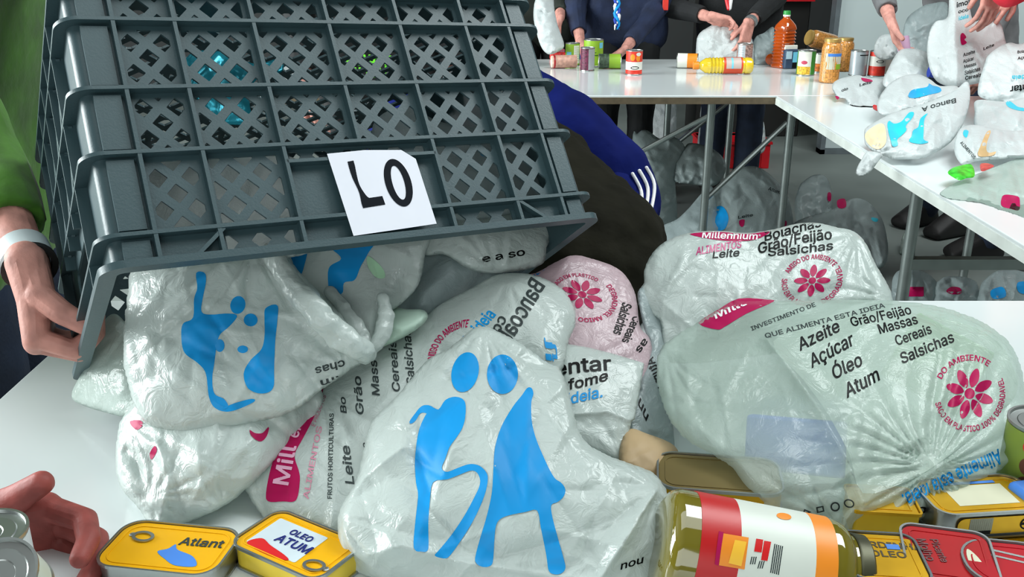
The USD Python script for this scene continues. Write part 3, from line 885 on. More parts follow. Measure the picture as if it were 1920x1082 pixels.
# R1, R2: the two big bags on the right
R1 = Sheet([(1293, 437), (1347, 433), (1400, 437), (1447, 431), (1493, 420), (1530, 418), (1570, 427), (1600, 434), (1623, 457), (1640, 494), (1657, 522), (1672, 556), (1660, 590), (1560, 640), (1400, 670), (1260, 680), (1242, 640), (1238, 600), (1205, 585), (1195, 552), (1209, 530), (1208, 510), (1222, 478), (1250, 452)],
           [(1300, 440, 1.37), (1620, 450, 1.39), (1440, 640, 1.28)], T=.055, Tb=.05, seed=83, step=4, zmin=ZT, ncrease=110, crease=.0048, lump=.006,
           folds=[(1605, 440, 14, .006, .12), (1660, 560, 14, .006, .12)], ridges=[([(1285, 490), (1250, 560), (1240, 620)], .007, .008), ([(1598, 438), (1562, 490), (1540, 540)], .006, .01)])
bag('upper right bag with product names and a daisy emblem on its shoulder', R1, FILM,
    [('magenta_band', R1.decal([blob([(1293, 439), (1347, 435), (1400, 439), (1444, 434), (1420, 448), (1390, 452), (1345, 450)], 4)]), MAGENTA),
     ('band_word', R1.text([('Millennium', (1316, 446), (1420, 449), (2, -12))], .0016), WHITE_INK),
     ('printed_word', R1.text([('Bolachas', (1434, 452), (1540, 424), (-1, -17)), ('Grão/Feijão', (1422, 476), (1560, 448), (-1, -19), 4), ('Salsichas', (1440, 480), (1562, 467), (0, -15), -1), ('Leite', (1336, 484), (1386, 480), (2, -14))]), BLACK),
     ('pink_word', R1.text([('ALIMENTOS', (1305, 478), (1390, 464), (1, -14))]), M('print_rose', (190, 60, 120), .4)),
     ('petal', R1.decal(flower(1523, 526, (42, -8), (4, 36))), MAGENTA),
     ('emblem_word', ring_text(R1, 'AMIGO DO AMBIENTE', 1523, 526, (50, -8), (4, 42), 150, 30, .95, .2) + ring_text(R1, 'SACO EM PLASTICO', 1523, 526, (50, -8), (4, 42), 165, 265, 1.14, .2) + ring_text(R1, 'DEGRADAVEL', 1523, 526, (50, -8), (4, 42), 285, 385, 1.14, .2), MAGENTA)])
R2 = Sheet([(1240, 655), (1262, 634), (1308, 606), (1352, 580), (1400, 568), (1470, 566), (1560, 562), (1680, 566), (1760, 576), (1830, 600), (1872, 626), (1896, 652), (1912, 690), (1921, 740), (1925, 800), (1916, 842), (1896, 860), (1873, 880), (1840, 907), (1806, 928), (1775, 950), (1746, 963), (1703, 976), (1658, 981), (1611, 984), (1589, 995), (1574, 996), (1558, 984), (1500, 978), (1440, 962), (1420, 950), (1402, 920), (1382, 880), (1340, 852), (1288, 822), (1252, 775), (1236, 722), (1232, 685)],
           [(1400, 600, 1.235), (1800, 600, 1.225), (1600, 970, 1.005)], T=.075, Tb=.025, seed=97, step=4, zmin=ZT + .02, ncrease=130, crease=.0045, lump=.006,
           folds=[(1740, 868, 26, .009, .15), (1580, 990, 16, .006, .12), (1250, 660, 14, .004, .15)],
           bumps=[(1480, 840, 130, 90, 8, .012, 5), (1780, 700, 140, 100, -20, .012, 3)],
           ridges=[([(1448, 640), (1540, 760), (1590, 850), (1618, 925)], .020, .010), ([(1618, 925), (1700, 900), (1760, 860), (1850, 790)], .007, .010), ([(1618, 925), (1590, 960), (1580, 992)], .008, .008)])
r2t = [('Azeite', (1500, 658), (1576, 620), (-6, -22)), ('Açúcar', (1522, 690), (1602, 646), (-6, -24)), ('Óleo', (1564, 712), (1618, 684), (-6, -24)), ('Atum', (1588, 746), (1650, 712), (-6, -25)),
       ('Grão/Feijão', (1598, 612), (1710, 588), (-6, -16)), ('Massas', (1650, 626), (1722, 606), (-6, -17)), ('Cereais', (1682, 648), (1748, 624), (-6, -17)), ('Salsichas', (1692, 682), (1790, 640), (-6, -19))]
bag('largest right-hand bag, see-through, listing groceries in black with a daisy emblem', R2, film('film_milky', (206, 222, 212), .54, rough=.2, transl=.3, bump=.38),
    [('film_layer', R2.decal([blob([(1450, 640), (1500, 705), (1545, 765), (1592, 850), (1618, 925), (1700, 902), (1760, 868), (1850, 796), (1905, 740), (1900, 690), (1870, 640), (1800, 604), (1680, 584), (1560, 590)], 3)], .0004), film('film_layer', (214, 228, 218), .62, rough=.2, bump=.38)),
     ('magenta_band', R2.decal([blob([(1310, 606), (1345, 582), (1385, 560), (1440, 562), (1450, 566), (1400, 588), (1360, 612), (1345, 618)], 3)]), MAGENTA),
     ('band_word', R2.text([('Millen', (1342, 598), (1420, 562), (-6, -16))], .0016), WHITE_INK),
     ('printed_word', R2.text(r2t), BLACK),
     ('fine_word', R2.text([('INVESTIMENTO DE', (1410, 620), (1530, 574), (-3, -7)), ('QUE ALIMENTA ESTA IDEIA', (1436, 634), (1660, 576), (-3, -8))]), GREY_INK),
     ('petal', R2.decal(flower(1818, 738, (56, 6), (-6, 60))), MAGENTA),
     ('emblem_word', ring_text(R2, 'DO AMBIENTE', 1818, 738, (58, 6), (-6, 62), 160, 60, 1.0, .17) + ring_text(R2, 'SACO EM PLASTICO 100% DEGRADAVEL', 1818, 738, (58, 6), (-6, 62), 200, 390, 1.14, .17), MAGENTA),
     ('blue_word', R2.text([('Alimente esta ideia.', (1872, 842), (1690, 928), (9, 25))]), BLUE),
     ('upside_down_word', R2.text([('fome', (1752, 945), (1660, 968), (3, 15))]), BLACK),
     ('recycling_mark', R2.decal([ellipse(1566, 950, 9, 9).difference(ellipse(1566, 950, 6, 6)), ellipse(1592, 944, 10, 8, 20).difference(ellipse(1592, 944, 7.5, 5.5, 20)), Polygon([(1532, 962), (1546, 959), (1544, 948), (1530, 951)]).difference(Polygon([(1535, 959), (1543, 957), (1541.5, 951), (1533, 953)])), Polygon([(1504, 966), (1522, 960), (1508, 954)]).difference(Polygon([(1508, 962), (1516, 960), (1510, 957.5)]))]), GREY_INK)])

# two bags still inside the crate, seen through its lattice
I1 = Sheet([(270, 300), (330, 275), (450, 280), (560, 300), (600, 360), (600, 440), (560, 480), (420, 480), (300, 470), (262, 400)], [(280, 300, 1.16), (590, 300, 1.22), (430, 470, 1.12)], T=.035, Tb=.05, seed=103, step=5, ncrease=50)
bag('bag still inside the crate behind its lower left lattice', I1, film('film_fresh', (232, 238, 236), .93, rough=.3, bump=.4))
I2 = Sheet([(700, 235), (760, 200), (830, 230), (940, 245), (1000, 262), (1020, 330), (1024, 380), (960, 400), (840, 410), (720, 330)], [(830, 250, 1.32), (1060, 300, 1.38), (900, 400, 1.28)], T=.035, Tb=.04, seed=107, step=5, ncrease=50)
bag('bag still inside the crate behind its right-hand lattice', I2, FILM_GREY, [('blue_word', I2.text([('deia', (900, 290), (955, 312), (-2, -14))]), BLUE), ('printed_word', I2.text([('fome', (968, 296), (1006, 310), (-8, -16))]), BLACK)])
# ---------------------------------------------------------------- hands and people
def as_manifold(m):
    return m3.Manifold(m3.Mesh(vert_properties=np.asarray(m.vertices, np.float32), tri_verts=np.asarray(m.faces, np.uint32)))


def U(v):
    v = np.asarray(v, float)
    return v / np.linalg.norm(v)


def rot_to(v, w, a):
    """v turned towards w (square to v) by a degrees."""
    a = math.radians(a)
    return v * math.cos(a) + w * math.sin(a)


def hand_bones(wrist, f, n, right=True, curls=((30, 40, 25),) * 4, spread=(6, 1, -4, -9), thumb=((.55, .35, .2), (.7, .1, .3)), k=1.0, fat=1.0):
    """Bones of a hand: f the way the fingers point, n out of the palm. curls: three bends per finger; thumb: two directions in (f, s, n)."""
    f = U(f); n = np.asarray(n, float); n = U(n - f * (n @ f))
    s = np.cross(f, n) * (1 if right else -1)
    P = lambda a, b, c: np.asarray(wrist) + k * (f * a + s * b + n * c)
    bones = []
    kn = [P(.094, .030, 0), P(.098, .010, -.003), P(.094, -.011, -.002), P(.085, -.030, .001)]
    bones.append(([P(0, .018, 0), P(0, -.018, 0), P(.05, .026, .004), P(.05, -.028, .004)], [.018, .018, .015, .014]))
    bones.append(([P(.05, .026, .004), P(.05, -.028, .004), *kn], [.015, .014, .0115, .0115, .011, .010]))
    bones.append(([P(.012, .02, .006), P(.05, .036, .012), P(.06, .02, .006)], [.014, .013, .011]))
    ln = [(.044, .026, .022), (.048, .030, .023), (.044, .028, .022), (.034, .021, .020)]
    tips = []
    for i in range(4):
        d = rot_to(f, s, spread[i]); p = kn[i]; a = 0
        r = [.0098, .0088, .0080, .0070] if i < 3 else [.0088, .0078, .0070, .0062]
        for j in range(3):
            a += curls[i][j]
            v = rot_to(d, n, a)
            q = p + k * v * ln[i][j]
            bones.append(([p, q], [r[j], r[j + 1]]))
            p = q
        tips.append((p, v, n * math.cos(math.radians(a)) - d * math.sin(math.radians(a))))
    p = P(.045, .036, .010)
    rr = [.0125, .0108, .0088]
    for j, t in enumerate(thumb):
        v = U(f * t[0] + s * t[1] + n * t[2])
        q = p + k * v * (.036, .031)[j]
        bones.append(([p, q], [rr[j], rr[j + 1]]))
        p = q
    tips.append((p, v, n))
    return [(b, [x * k * fat for x in r]) for b, r in bones], tips


def bones_union(bones, seg=14):
    return m3.Manifold.batch_boolean([hull_spheres(b, r, seg) for b, r in bones], m3.OpType.Add)


def person(label, pos, face, tall=1.72, lean=0., arms=None, top=DARK, legs=JEANS, skin=SKIN, hand_edge=.006, seed=1, cuff=.05, extras=(), wide=1.0, hips=None, feet=None, bare=False):
    """A standing figure. face: heading in degrees (0 looks along +x). arms: {'R': (elbow, wrist, f, n, hand options)}; a missing arm hangs down."""
    k = tall / 1.72
    a = math.radians(face)
    F = np.array([math.cos(a), math.sin(a), 0]); R = np.array([math.sin(a), -math.cos(a), 0]); Z = np.array([0, 0, 1.0])
    base = np.array([pos[0], pos[1], 0.0])
    hip = base + Z * .93 * k
    la = math.radians(lean)
    up = Z * math.cos(la) + F * math.sin(la)
    fw = F * math.cos(la) - Z * math.sin(la)
    chest = hip + up * .34 * k
    neck = hip + up * .52 * k
    headc = neck + (up * .7 + Z * .3) * .17 * k + fw * .035
    sh = {'R': hip + up * .47 * k + R * .175 * k * wide, 'L': hip + up * .47 * k - R * .175 * k * wide}
    feet = feet or [base + R * .10, base - R * .10]
    ank = {'R': np.array([feet[0][0], feet[0][1], .09]), 'L': np.array([feet[1][0], feet[1][1], .09])}
    hj = {'R': hip + R * .09 - Z * .04, 'L': hip - R * .09 - Z * .04}
    knee = {q: (hj[q] + ank[q]) / 2 + F * .03 for q in 'RL'}
    arms = dict(arms or {})
    skinb, sleeves, hands, cuffs = [], [], [], []
    for q in 'RL':
        if q not in arms:
            e = sh[q] + (R if q == 'R' else -R) * .07 - Z * .29 * k
            w = e + F * .08 - Z * .25 * k
            arms[q] = (e, w, -Z + F * .1, -R if q == 'R' else R, {})
        e, w, f, n, o = arms[q]
        e, w = np.asarray(e, float), np.asarray(w, float)
        hb, tips = hand_bones(w, f, n, right=(q == 'R'), **o)
        fw_ = U(w - e)
        hands.append((hb + [([w - fw_ * .0, w - fw_ * .07], [.024, .029]), ([w - fw_ * .07, e], [.029, .040])], tips))
        skinb += [([sh[q], e], [.052 * k, .044 * k])]
        ce = w - fw_ * cuff
        sleeves.append((sh[q], e, ce, .068 * k * wide, .057 * k, .042))
    limbs = [as_manifold(smoothed(bones_union(b), hand_edge, 12)) for b, _ in hands]
    tor = [([hip + R * .10, hip - R * .10, hip + up * .14 + R * .10, hip + up * .14 - R * .10], [.10, .10, .095, .095]),
           ([hip + up * .14 + R * .10, hip + up * .14 - R * .10, chest + R * .11 * wide, chest - R * .11 * wide], [.095, .095, .11, .11]),
           ([chest + R * .11 * wide, chest - R * .11 * wide, sh['R'], sh['L'], neck], [.11, .11, .055, .055, .06]),
           ([neck - up * .02, headc - up * .04], [.055, .052])]
    hd = [([headc + up * .04, headc - up * .02 + fw * .015, headc - up * .075 + fw * .045], [.088, .084, .045]),
          ([headc + fw * .085 + up * .005, headc + fw * .112 - up * .03], [.010, .015]),
          ([headc + R * .085 - up * .01, headc + R * .09 - up * .04], [.016, .010]), ([headc - R * .085 - up * .01, headc - R * .09 - up * .04], [.016, .010]),
          ([headc + fw * .088 - up * .065 + R * .02, headc + fw * .088 - up * .065 - R * .02], [.008, .008])]
    lg = [([hj[q], knee[q]], [.085 * k, .055 * k]) for q in 'RL'] + [([knee[q], ank[q]], [.055 * k, .038 * k]) for q in 'RL'] + [([ank[q], ank[q] + F * .13 - Z * .05], [.038, .028]) for q in 'RL']
    core = as_manifold(smoothed(bones_union(tor + hd + lg + skinb, 12), .022, 5))
    body = m3.Manifold.batch_boolean([core] + limbs, m3.OpType.Add)
    t = thing('person', label, 'person', base)
    part(t, 'body', body, skin, smooth=60)
    for s_ in (1, -1):
        part(t, 'eye', hull_spheres([headc + fw * .082 + R * .032 * s_ + up * .012], [.012], 12), WHITE_INK)
    part(t, 'hair', bones_union([([headc + up * .055 - fw * .02, headc + up * .02 - fw * .045, headc - up * .04 - fw * .05], [.092, .085, .06])], 16), HAIR)
    jt = [([hip + R * .10 - up * .06, hip - R * .10 - up * .06, hip + up * .14 + R * .10, hip + up * .14 - R * .10], [.125, .125, .118, .118]),
          ([hip + up * .14 + R * .10, hip + up * .14 - R * .10, chest + R * .115 * wide, chest - R * .115 * wide], [.118, .118, .132, .132]),
          ([chest + R * .115 * wide, chest - R * .115 * wide, sh['R'], sh['L'], neck - up * .01], [.132, .132, .075, .075, .072])]
    for s0, e, ce, r0, r1, r2 in sleeves:
        jt += [([s0, e], [r0 * 1.08, r1]), ([e, ce], [r1, r2])]
    jk = bones_union(jt, 14) - bones_union([([neck, headc], [.062, .05])], 12)
    for s0, e, ce, r0, r1, r2 in sleeves:
        d = U(ce - e)
        jk = jk - hull_spheres([ce + d * .05, ce + d * .09], [.075, .075], 12)
    part(t, 'jacket', ruffled(smoothed(jk, .016, 3), .010, 9, seed), top, smooth=60)
    tr = [([hip + R * .09, hip - R * .09, hj['R'], hj['L']], [.108, .108, .10, .10])] + [([hj[q], knee[q]], [.105 * k, .075 * k]) for q in 'RL'] + [([knee[q], ank[q] + Z * .0], [.075 * k, .066 * k]) for q in 'RL']
    part(t, 'trousers', ruffled(smoothed(bones_union(tr, 14), .022, 4), .009, 10, seed + 5), legs, smooth=60)
    for q in 'RL':
        c = ank[q] * [1, 1, 0]
        shoe = hull_spheres([c + Z * .05 - F * .03, c + Z * .04 + F * .14, c + Z * .1, c + Z * .03 - F * .04 + R * .02, c + Z * .03 - F * .04 - R * .02, c + Z * .028 + F * .15 + R * .025, c + Z * .028 + F * .15 - R * .025], [.045, .036, .05, .03, .03, .028, .028], 14)
        part(t, 'shoe', shoe.trim_by_plane((0, 0, 1), 0.001), SHOE)
    for nm, mesh, mt in extras:
        part(t, nm, mesh, mt, smooth=50)
    return t, dict(hip=hip, chest=chest, neck=neck, F=F, R=R, up=up, fw=fw, sh=sh, tips=[h[1] for h in hands])


X, B = RGT, -FWD
UP = UPV
# the person in green on the left, both hands on the crate's end
w1 = at(52, 492, 1.20)
arms = {'R': (at(-40, 290, 1.36), w1, -UP + X * .18 + B * .05, X * 1.0 - B * .35, dict(curls=((62, 62, 35), (66, 66, 38), (68, 66, 38), (66, 62, 36)), spread=(2, 0, -2, -4), thumb=((.70, .35, .62), (.66, .15, .78)), k=1.04, fat=1.32)),
        'L': (at(-60, 60, 1.66), at(36, -128, 1.42), X * .8 - UP * .5 + B * .1, X * .1 - UP * .6 - B * .2, dict(curls=((20, 40, 30),) * 4, thumb=((.6, .6, .2), (.8, .3, .3)), k=1.0))}
wd = U(w1 - arms['R'][0])
band = lambda c, ax, r0, r1, h: moved(m3.Manifold.cylinder(h, r1, r1, 28) - m3.Manifold.cylinder(h * 3, r0, r0, 28).translate((0, 0, -h)), frame_to(np.asarray(c) - U(ax) * h / 2, np.asarray(c) + U(ax) * h / 2))
person('person in a green fleece at the left gripping the tipped crate', (-.90, 1.50), 2, 1.74, lean=4, arms=arms, top=GREEN_KNIT, legs=JEANS, hand_edge=.0045, seed=3, cuff=.075,
       extras=[('watch_strap', band(w1 - wd * .012, wd, .0255, .0325, .030), M('strap_white', (206, 216, 218), .35)), ('watch_edge', band(w1 + wd * .008, wd, .026, .0335, .008), SHOE)])
tb_, tips_ = hand_bones(w1, -UP + X * .18 + B * .05, X * 1.0 - B * .35, **arms['R'][4])
tp, tv, tn = tips_[4]
nm4 = frame(tp - U(tv) * .004 + U(B + X * .5) * .0085, tv, U(B * 1.0 + X * .35 + UP * .2))
part('/World/person', 'thumb_nail', moved(lathe([(0, -.0015), (.0062, -.001), (.0072, .0005), (.005, .0018), (0, .0022)], 20), nm4 @ np.diag([1.3, .95, 1, 1])), NAIL)
# the person in blue with the olive body warmer behind the crate
arms = {'R': (at(820, 250, 1.9), at(880, 420, 1.62), X * -.4 - UP * .8, -X, {}), 'L': (at(1150, 330, 1.87), at(1160, 505, 1.66), -UP + B * .3 - X * .3, -X, dict(curls=((40, 50, 30),) * 4))}
pt, info = person('person in a royal blue tracksuit top and olive body warmer behind the crate', (-.14, 2.60), -90, 1.50, lean=80, wide=.82, arms=arms, top=ROYAL, legs=DARK, seed=8, hand_edge=.008)
vest = bones_union([([at(1022, 360, 1.70), at(1072, 402, 1.66), at(1120, 478, 1.60)], [.09, .085, .105]), ([at(1120, 478, 1.60), at(1132, 520, 1.56), at(1020, 480, 1.60), at(1022, 360, 1.70)], [.12, .10, .14, .11]), ([at(1022, 360, 1.70), at(985, 330, 1.75), at(960, 420, 1.7), at(1020, 480, 1.60)], [.11, .12, .14, .14])], 16)
part(pt, 'body_warmer', ruffled(ruffled(smoothed(vest, .010, 10), .012, 8, 4), .010, 26, 14), OLIVE, smooth=60)
sleeve = bones_union([([at(980, 185, 2.0), at(1060, 240, 1.92), at(1146, 326, 1.87)], [.07, .076, .076]), ([at(1146, 326, 1.87), at(1174, 378, 1.86)], [.076, .068]), ([at(1174, 378, 1.86), at(1168, 440, 1.80), at(1162, 500, 1.72)], [.064, .052, .045])], 18)
sl = ruffled(smoothed(sleeve, .010, 8), .010, 12, 9)
part(pt, 'sleeve', sl, ROYAL, smooth=60)
tree = cKDTree(sl.vertices)
def on_mesh(mesh, px, py):
    """The point of a mesh met first by the line of sight through a spot."""
    loc, _, _ = mesh.ray.intersects_location([CAM], [ray(px, py)], multiple_hits=True)
    return loc[np.argmin(((loc - CAM) ** 2).sum(1))] if len(loc) else None
for dx in (0, 13, 26):
    pts = [on_mesh(sl, x, y) for x, y in spline([(1186 + dx, 326 - dx * .45), (1202 + dx * .95, 358 - dx * .5), (1201 + dx * .8, 388), (1192 + dx * .62, 424 + dx * .25)], 5, False)]
    pts = [q + (CAM - q) * .002 for q in pts if q is not None]
    if len(pts) > 3:
        part(pt, 'sleeve_stripe', tube(pts, .0036, 8), WHITE_INK)
# a person behind the crate, seen through its lattice
pt, info = person('person in a black jacket behind the crate, seen through the lattice', (-.46, 3.35), -80, 1.74, lean=4, arms={}, top=DARK, legs=DARK, seed=15, hand_edge=.009)
NEON = M('neon_green', (110, 224, 40), .5)
for k, (x, y) in enumerate([(652, 124), (682, 122), (712, 124), (655, 146), (690, 146), (722, 144)]):
    q = at(x, y, 2.93)
    tm = trimesh.util.concatenate([box(a, a + .006, 0, .03, 0, .01) for a in (0, .016, .03)] + [box(-.004, .04, b, b + .005, .001, .011) for b in ((.004, .018) if k % 2 else (.010, .024))])
    part(pt, 'jacket_print', moved(tm, frame(q, X, B)), NEON, smooth=False)

# the hand at the lower left, with cans
w9 = at(-96, 1004, .985)
arms = {'L': (at(-330, 1120, .90), w9, X * 1.0 + UP * .02 - B * .10, B * .8 - UP * .5, dict(curls=((26, 42, 26), (30, 44, 28), (34, 46, 30), (38, 48, 30)), spread=(2, -3, -8, -15), thumb=((.88, .50, .05), (.86, .60, .0)), k=1.10, fat=1.28))}
person('person reaching in at the lower left with a reddened hand behind two cans', (-1.12, .36), 25, 1.70, lean=16, arms=arms, top=GREY_CLOTH, legs=JEANS, skin=SKIN_RED, seed=21, hand_edge=.005, cuff=.10)

# ---------------------------------------------------------------- tins, cans, jars
def wrap(polys, r, M4, step=.004):
    """Flat print bent round a cylinder: polygons in (arc length, height) round the local z axis."""
    out = []
    for g in polys:
        for q in getattr(g, 'geoms', [g]):
            v, f = trimesh.creation.triangulate_polygon(q, engine='earcut')
            v, f = trimesh.remesh.subdivide_to_size(np.c_[v, np.zeros(len(v))], f, step)
            a = v[:, 0] / r
            out.append(trimesh.Trimesh(np.c_[r * np.sin(a), -r * np.cos(a), v[:, 1]], f, process=False))
    m = trimesh.util.concatenate(out)
    n = m.face_normals; c = m.triangles_center
    if (n[:, 0] * c[:, 0] + n[:, 1] * c[:, 1]).sum() < 0:
        m.invert()
    return moved(m, M4)


def wrap_text(words, r, M4, x, z, h):
    v, f = word_mesh(words)
    p = np.c_[x + v[:, 0] * h, z + v[:, 1] * h]
    a = p[:, 0] / r
    return moved(trimesh.Trimesh(np.c_[r * np.sin(a), -r * np.cos(a), p[:, 1]], f, process=False), M4)


def can(label, base, r, h, bands, M4=None, prints=(), group=None, turn=0, ends=TIN, seg=40, cat='food can', name='food_can'):
    """A tin can: body with beads and seamed ends, a paper label in bands, prints. M4 carries the upright can at the origin to its place."""
    if M4 is None:
        M4 = trimesh.transformations.translation_matrix(base) @ trimesh.transformations.rotation_matrix(math.radians(turn), [0, 0, 1])
    t = thing(name, label, cat, M4[:3, 3], group)
    part(t, 'can_body', moved(lathe([(0, .002), (r * .9, .002), (r * .93, 0), (r * 1.02, 0), (r * 1.02, .003), (r * .985, .005), (r * .985, h - .005), (r * 1.02, h - .003), (r * 1.02, h), (r * .95, h), (r * .93, h - .003), (r * .75, h - .0035), (r * .72, h - .0028), (r * .45, h - .0028), (r * .42, h - .0036), (0, h - .0036)], seg), M4), ends, smooth=30)
    for z0, z1, mt in bands:
        part(t, 'label', moved(lathe([(r * .97, z0), (r * 1.0, z0), (r * 1.0, z1), (r * .97, z1), (r * .97, z0)], seg), M4), mt, smooth=40)
    for nm, ms, mt in prints:
        for q in (ms if isinstance(ms, list) else [ms]):
            part(t, nm, q, mt, smooth=True)
    return t, M4


def tin(label, M4, w, d, h, r, body, lid, rimmat=TIN, prints=(), ring=None, name='fish_tin', cat='fish tin', extra=(), group=None):
    """A flat fish tin: rounded box, seamed rim, lid panel, ring pull. Local x long, y across, z up from its underside."""
    t = thing(name, label, cat, M4[:3, 3], group)
    o = rrect(w, d, r)
    part(t, 'tin_body', moved(extrude(o.buffer(-.0015), h - .0036), M4), body, smooth=40)
    rimp = o.buffer(.0008).difference(o.buffer(-.0014))
    m = extrude(rimp, .0034); m.apply_translation([0, 0, h - .0034])
    part(t, 'seam_rim', moved(m, M4), rimmat, smooth=40)
    m2 = extrude(rimp, .002)
    part(t, 'bottom_rim', moved(m2, M4), rimmat, smooth=40)
    l = extrude(o.buffer(-.0022), .0012); l.apply_translation([0, 0, h - .0032])
    part(t, 'lid', moved(l, M4), lid, smooth=False)
    l = extrude(o.buffer(-.008).difference(o.buffer(-.0092)), .0007); l.apply_translation([0, 0, h - .0020])
    part(t, 'lid_bead', moved(l, M4), lid, smooth=False)
    for level, (nm, polys, mt) in enumerate(prints):
        for k, g in enumerate(polys):
            if isinstance(g, trimesh.Trimesh):
                m = g.copy()
            else:
                m = extrude(g, .0003)
            m.apply_translation([0, 0, h - .0019 + .00025 * level])
            part(t, nm, moved(m, M4), mt, smooth=False)
    if ring:
        cx, cy, ang = ring
        g = ellipse(cx, cy, .012, .0085, ang).difference(ellipse(cx, cy, .0088, .0055, ang))
        m = extrude(g, .0012); m.apply_translation([0, 0, h - .0012])
        part(t, 'ring_pull', moved(m, M4), TIN, smooth=30)
        m = moved(lathe([(0, 0), (.0032, 0), (.0032, .0012), (.002, .0018), (0, .0018)], 16), trimesh.transformations.translation_matrix([cx + .013 * math.cos(math.radians(ang)), cy + .013 * math.sin(math.radians(ang)), h - .0020]))
        part(t, 'rivet', moved(m, M4), TIN)
    for nm, m, mt in extra:
        part(t, nm, moved(m, M4), mt, smooth=False)
    return t


def put(px, py, yaw, z=TABLE, tilt=0, roll=0):
    M4 = trimesh.transformations.translation_matrix(on(px, py, z)) @ trimesh.transformations.rotation_matrix(math.radians(yaw), [0, 0, 1])
    return M4 @ trimesh.transformations.rotation_matrix(math.radians(tilt), [1, 0, 0]) @ trimesh.transformations.rotation_matrix(math.radians(roll), [0, 1, 0])


def ttext(words, x, y, h, ang=0, depth=.0003):
    m = meshkit.text_mesh(words, h, depth, bold=True)
    m.apply_transform(trimesh.transformations.rotation_matrix(math.radians(ang), [0, 0, 1]))
    m.apply_translation([x, y, 0])
    return m


SKYB = M('print_sky', (70, 130, 214), .4)
CREAM = M('print_cream', (206, 204, 176), .5)
REDP = M('print_red', (206, 24, 26), .4, var=.05)
ORANGE = M('print_orange', (236, 138, 30), .42, var=.05)
GREENP = M('print_leaf', (40, 140, 60), .45)
BROWN = M('print_brown', (92, 52, 34), .5)
# left: the two yellow tins
tin('yellow fish tin with a blue fish and ring pull, nearest the reddened hand', put(322, 1062, -9, TABLE + .001), .126, .078, .024, .022, TIN, YELLOW,
    prints=[('fish_print', [blob([(.005, -.018), (-.008, -.008), (.000, -.002), (.004, .006), (.010, -.002), (.03, -.010), (.04, -.024), (.02, -.026)])], SKYB), ('lid_words', [ttext('Atlant', .006, .006, .012, 2)], GREY_INK)], ring=(-.034, .012, 170))
tin('yellow fish tin with a white and red lid panel beside the lying bag', put(560, 1058, -32, TABLE + .001), .118, .072, .026, .016, M('tin_yellow_body', (226, 196, 60), .35), YELLOW,
    prints=[('lid_panel', [sbox(-.044, -.022, .018, .022).buffer(.002)], M('print_panel', (196, 208, 214), .45)), ('lid_panel_red', [blob([(-.044, -.024), (-.036, -.012), (-.02, -.016), (.002, -.020), (.012, -.024), (.0, -.028), (-.03, -.028)])], REDP),
            ('lid_words', [ttext('ATUM', -.024, -.008, .011, 0, .0006), ttext('OLEO', -.02, .008, .008, 0, .0006)], M('print_navy', (26, 36, 110), .4))], ring=(.040, -.018, 10))
# the two cans in the hand
can('can with a plain shiny lid standing at the lower left edge', on(2, 1160, TABLE + .001), .0375, .094, [(.006, .088, M('label_pale', (206, 214, 216), .4))], turn=40,
    prints=[('leaf_print', [wrap([blob([(-.006, .03), (.008, .05), (.016, .038), (.006, .022)])], .0379, trimesh.transformations.translation_matrix(on(2, 1160, TABLE + .001)) @ trimesh.transformations.rotation_matrix(math.radians(40), [0, 0, 1]))], GREENP)])
ax = U(UP * .62 + B * .78)
can('small can tipped towards the camera at the lower left corner', None, .033, .038, [(.005, .033, M('label_pale2', (196, 204, 190), .4))], M4=frame(at(-6, 1080, .80) - ax * .036, X, ax))

# right: the jar on its side
ja, jb = at(1232, 1018, .90), at(1620, 1094, .90)
jd = U(jb - ja)
JM = frame(ja, np.cross(jd, UP), jd)
rJ = .0535
t = thing('sauce_jar', 'glass jar lying on its side with a red, white and orange label', 'jar', ja)
part(t, 'jar_glass', moved(lathe([(0, .004), (.040, .0), (.050, .006), (rJ, .014), (rJ, .156), (.051, .166), (.046, .172), (.042, .175), (.042, .179), (0, .179)], 64), JM), M('jar_content', (112, 102, 28), .08, var=.15, coat=1., spec=.7), smooth=40)
part(t, 'jar_cap', moved(lathe([(0, .178), (.043, .178), (.044, .180), (.044, .190), (.042, .192), (0, .192)], 48), JM), M('jar_cap', (70, 70, 50), .4, metal=.5))
for nm, z0, z1, mt in (('red_band', .028, .064, M('label_red', (186, 20, 22), .38, var=.05)), ('white_band', .064, .132, M('label_white', (212, 218, 208), .42, var=.03)), ('orange_band', .132, .152, ORANGE)):
    part(t, nm, moved(lathe([(rJ - .0005, z0), (rJ + .0006, z0), (rJ + .0006, z1), (rJ - .0005, z1), (rJ - .0005, z0)], 80), JM), mt, smooth=60)


def jar_print(nm, polys, mt, lift=.0010):
    """Print on the jar's label: polygons in picture points, laid on the cylinder where they show."""
    ms = []
    for g in polys:
        v, f = trimesh.creation.triangulate_polygon(g, engine='earcut')
        v, f = trimesh.remesh.subdivide_to_size(np.c_[v, np.zeros(len(v))], f, 8.0)
        inv = np.linalg.inv(JM)
        o = inv[:3, :3] @ CAM + inv[:3, 3]
        d = ray(v[:, 0], v[:, 1]) @ inv[:3, :3].T
        R_ = rJ + lift
        a_ = (d[:, :2] ** 2).sum(1); b_ = d[:, :2] @ o[:2]; c_ = o[:2] @ o[:2] - R_ * R_
        disc = np.maximum(b_ * b_ - a_ * c_, 0)
        k = (-b_ - np.sqrt(disc)) / a_
        p = o + d * k[:, None]
        p = p @ JM[:3, :3].T + JM[:3, 3]
        m = trimesh.Trimesh(p, f, process=False)
        if (m.face_normals @ (CAM - p.mean(0))).sum() < 0:
            m.invert()
        ms.append(m)
    part(t, nm, ms, mt, smooth=True)


